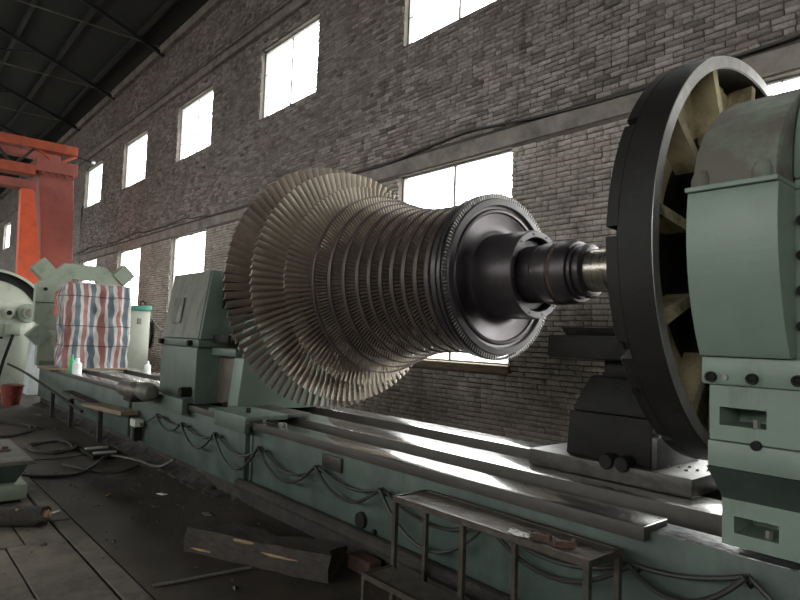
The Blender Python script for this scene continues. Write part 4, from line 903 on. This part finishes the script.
for (px_, py_, pz_, sx, sy, szz, rz_, par) in ((-3.985, 2.075, .150, .10, .012, .012, .43, tb), (-3.70, 2.20, .10, .14, .010, .010, .43, tb), (-4.30, 1.93, .03, .11, .010, .008, .43, tb), (-5.61, 1.185, .085, .03, .055, .045, .9, tb2), (-5.72, 1.03, .125, .05, .06, .03, .9, tb2)):
    bm_ = bmesh.new(); bmesh.ops.create_icosphere(bm_, subdivisions=2, radius=1)
    for v in bm_.verts:
        q = 1+.5*noise.noise(v.co*2+Vector((px_*7, 0, 0))); x_, y_ = v.co.x*sx*q, v.co.y*sy*q
        v.co = Vector((px_+x_*math.cos(rz_)-y_*math.sin(rz_), py_+x_*math.sin(rz_)+y_*math.cos(rz_), pz_+v.co.z*szz*q))
    me = bpy.data.meshes.new('splintered_wood'); bm_.to_mesh(me); bm_.free(); link('splintered_wood', me, 'splinter', par, 0)
tag(B().cyl((-3.93, 1.45, .012), (-3.86, 2.08, .012), .011, 8).out('steel_rod', 'grey'), 'thin steel rod on the floor pointing at the timber beam', 'rod')
random.seed(21)
def coil(cx, cy, r, n, label, mt, seed, th=.013, sq=1.0):
    P_ = [(cx+(r+.12*noise.noise(Vector((i*.11, seed, 0))))*math.cos(i*2*PI/20), cy+sq*(r*.62+.12*noise.noise(Vector((i*.11, seed, 4))))*math.sin(i*2*PI/20), th+.012+.012*math.sin(i*.9+seed)) for i in range(n)]
    return tag(B().tube(curve_pts(P_, 3), th, 7).out('floor_cable', mt), label, 'cable', 'cables on the floor')
coil(-9.1, 1.95, .42, 66, 'tangled coil of black cable on the floor beside the pale green block', 'hose', 2.0)
coil(-11.0, 1.55, .75, 34, 'large loose loop of black cable on the far floor at left edge', 'hose', 5.0, .016)
tag(B().tube(curve_pts([(-7.55, 1.35, .02), (-7.35, 1.55, .02), (-7.3, 1.8, .022), (-7.6, 2.05, .025), (-8.1, 2.35, .03), (-7.7, 2.55, .03), (-7.1, 2.6, .05), (-6.9, 2.7, .15)], 8), .018, 8).out('floor_cable', 'greyhose'), 'thick grey braided cable snaking over the floor to the bed', 'cable', 'cables on the floor')
tag(B().tube(curve_pts([(-7.9, 1.8, .02), (-7.4, 2.0, .02), (-7.2, 2.25, .02), (-7.4, 2.5, .02), (-7.2, 2.6, .02)], 8), .012, 8).out('floor_cable', 'hose'), 'thin dark cable curling on the floor under the grey braided one', 'cable', 'cables on the floor')
tag(B().tube(curve_pts([(-8.4, 1.5, .015), (-8.3, 1.9, .015), (-8.6, 2.4, .015), (-8.9, 2.55, .015)], 8), .01, 6).out('floor_cable', 'greyhose'), 'thin grey cable crossing the floor behind the black coil', 'cable', 'cables on the floor')
pl = thing('terminal_block', 'small dark terminal block with two pale bars on the floor', 'terminal block', (-8.35, 2.33, 0))
B().box(-8.70, -8.08, 2.17, 2.50, 0, .045, .006).out('base', 'black', pl)
for xx in (-8.55, -8.2): B().box(xx-.025, xx+.025, 2.2, 2.47, .045, .07, .004).out('bar', 'cream', pl)
random.seed(14)
for (px_, py_, sx, sy, mt, lb) in ((-6.06, 2.27, .05, .025, 'white', 'small white paper scrap on the dark floor between bed and kerb'), (-6.3, 1.85, .035, .02, 'splinter', 'small orange wood chip on the dark floor'), (-5.95, 1.33, .04, .02, 'cloth', 'small pale scrap lying on the kerb stones'), (-5.2, 2.35, .06, .03, 'grey', 'grey metal scrap on the floor near the timber beam')):
    a = random.uniform(0, PI); c, s_ = math.cos(a), math.sin(a)
    tag(B().hexa([(px_+c*u-s_*v, py_+s_*u+c*v, .006+zz) for zz in (0, .008) for u, v in ((-sx, -sy), (sx*.8, -sy*.7), (sx, sy), (-sx*.7, sy*.8))]).out('scrap', mt, smooth=0), lb, 'scrap')
tag(B().box(-3.50, -3.26, 2.62, 2.73, 0.0, .10, .008).out('loose_brick', 'rust', smooth=0), 'single reddish brick lying at the foot of the bed', 'brick')

# fine chips and swarf strewn over the oily floor
b = B(); random.seed(33)
for k in range(220):
    x = random.uniform(-11, -2.95); y = random.uniform(1.45, 2.6) if random.random() < .75 else random.uniform(.3, 1.4); r = random.uniform(.004, .013)*(1 if random.random() < .85 else 1.9)
    a = random.uniform(0, 2*PI); pts = [(x+r*1.8*math.cos(a), y+r*1.8*math.sin(a), .004), (x+r*math.cos(a+2), y+r*math.sin(a+2), .004), (x+r*math.cos(a+4), y+r*math.sin(a+4), .004), (x, y, .004+r*.8)]
    v = [b.bm.verts.new(p) for p in pts]
    for f in ((0, 1, 3), (1, 2, 3), (2, 0, 3), (2, 1, 0)): b.bm.faces.new([v[i] for i in f])
o = tag(b.out('floor_chips', 'bench', smooth=0), 'tiny metal and stone chips strewn over the dark floor', 'debris'); o['kind'] = 'stuff'
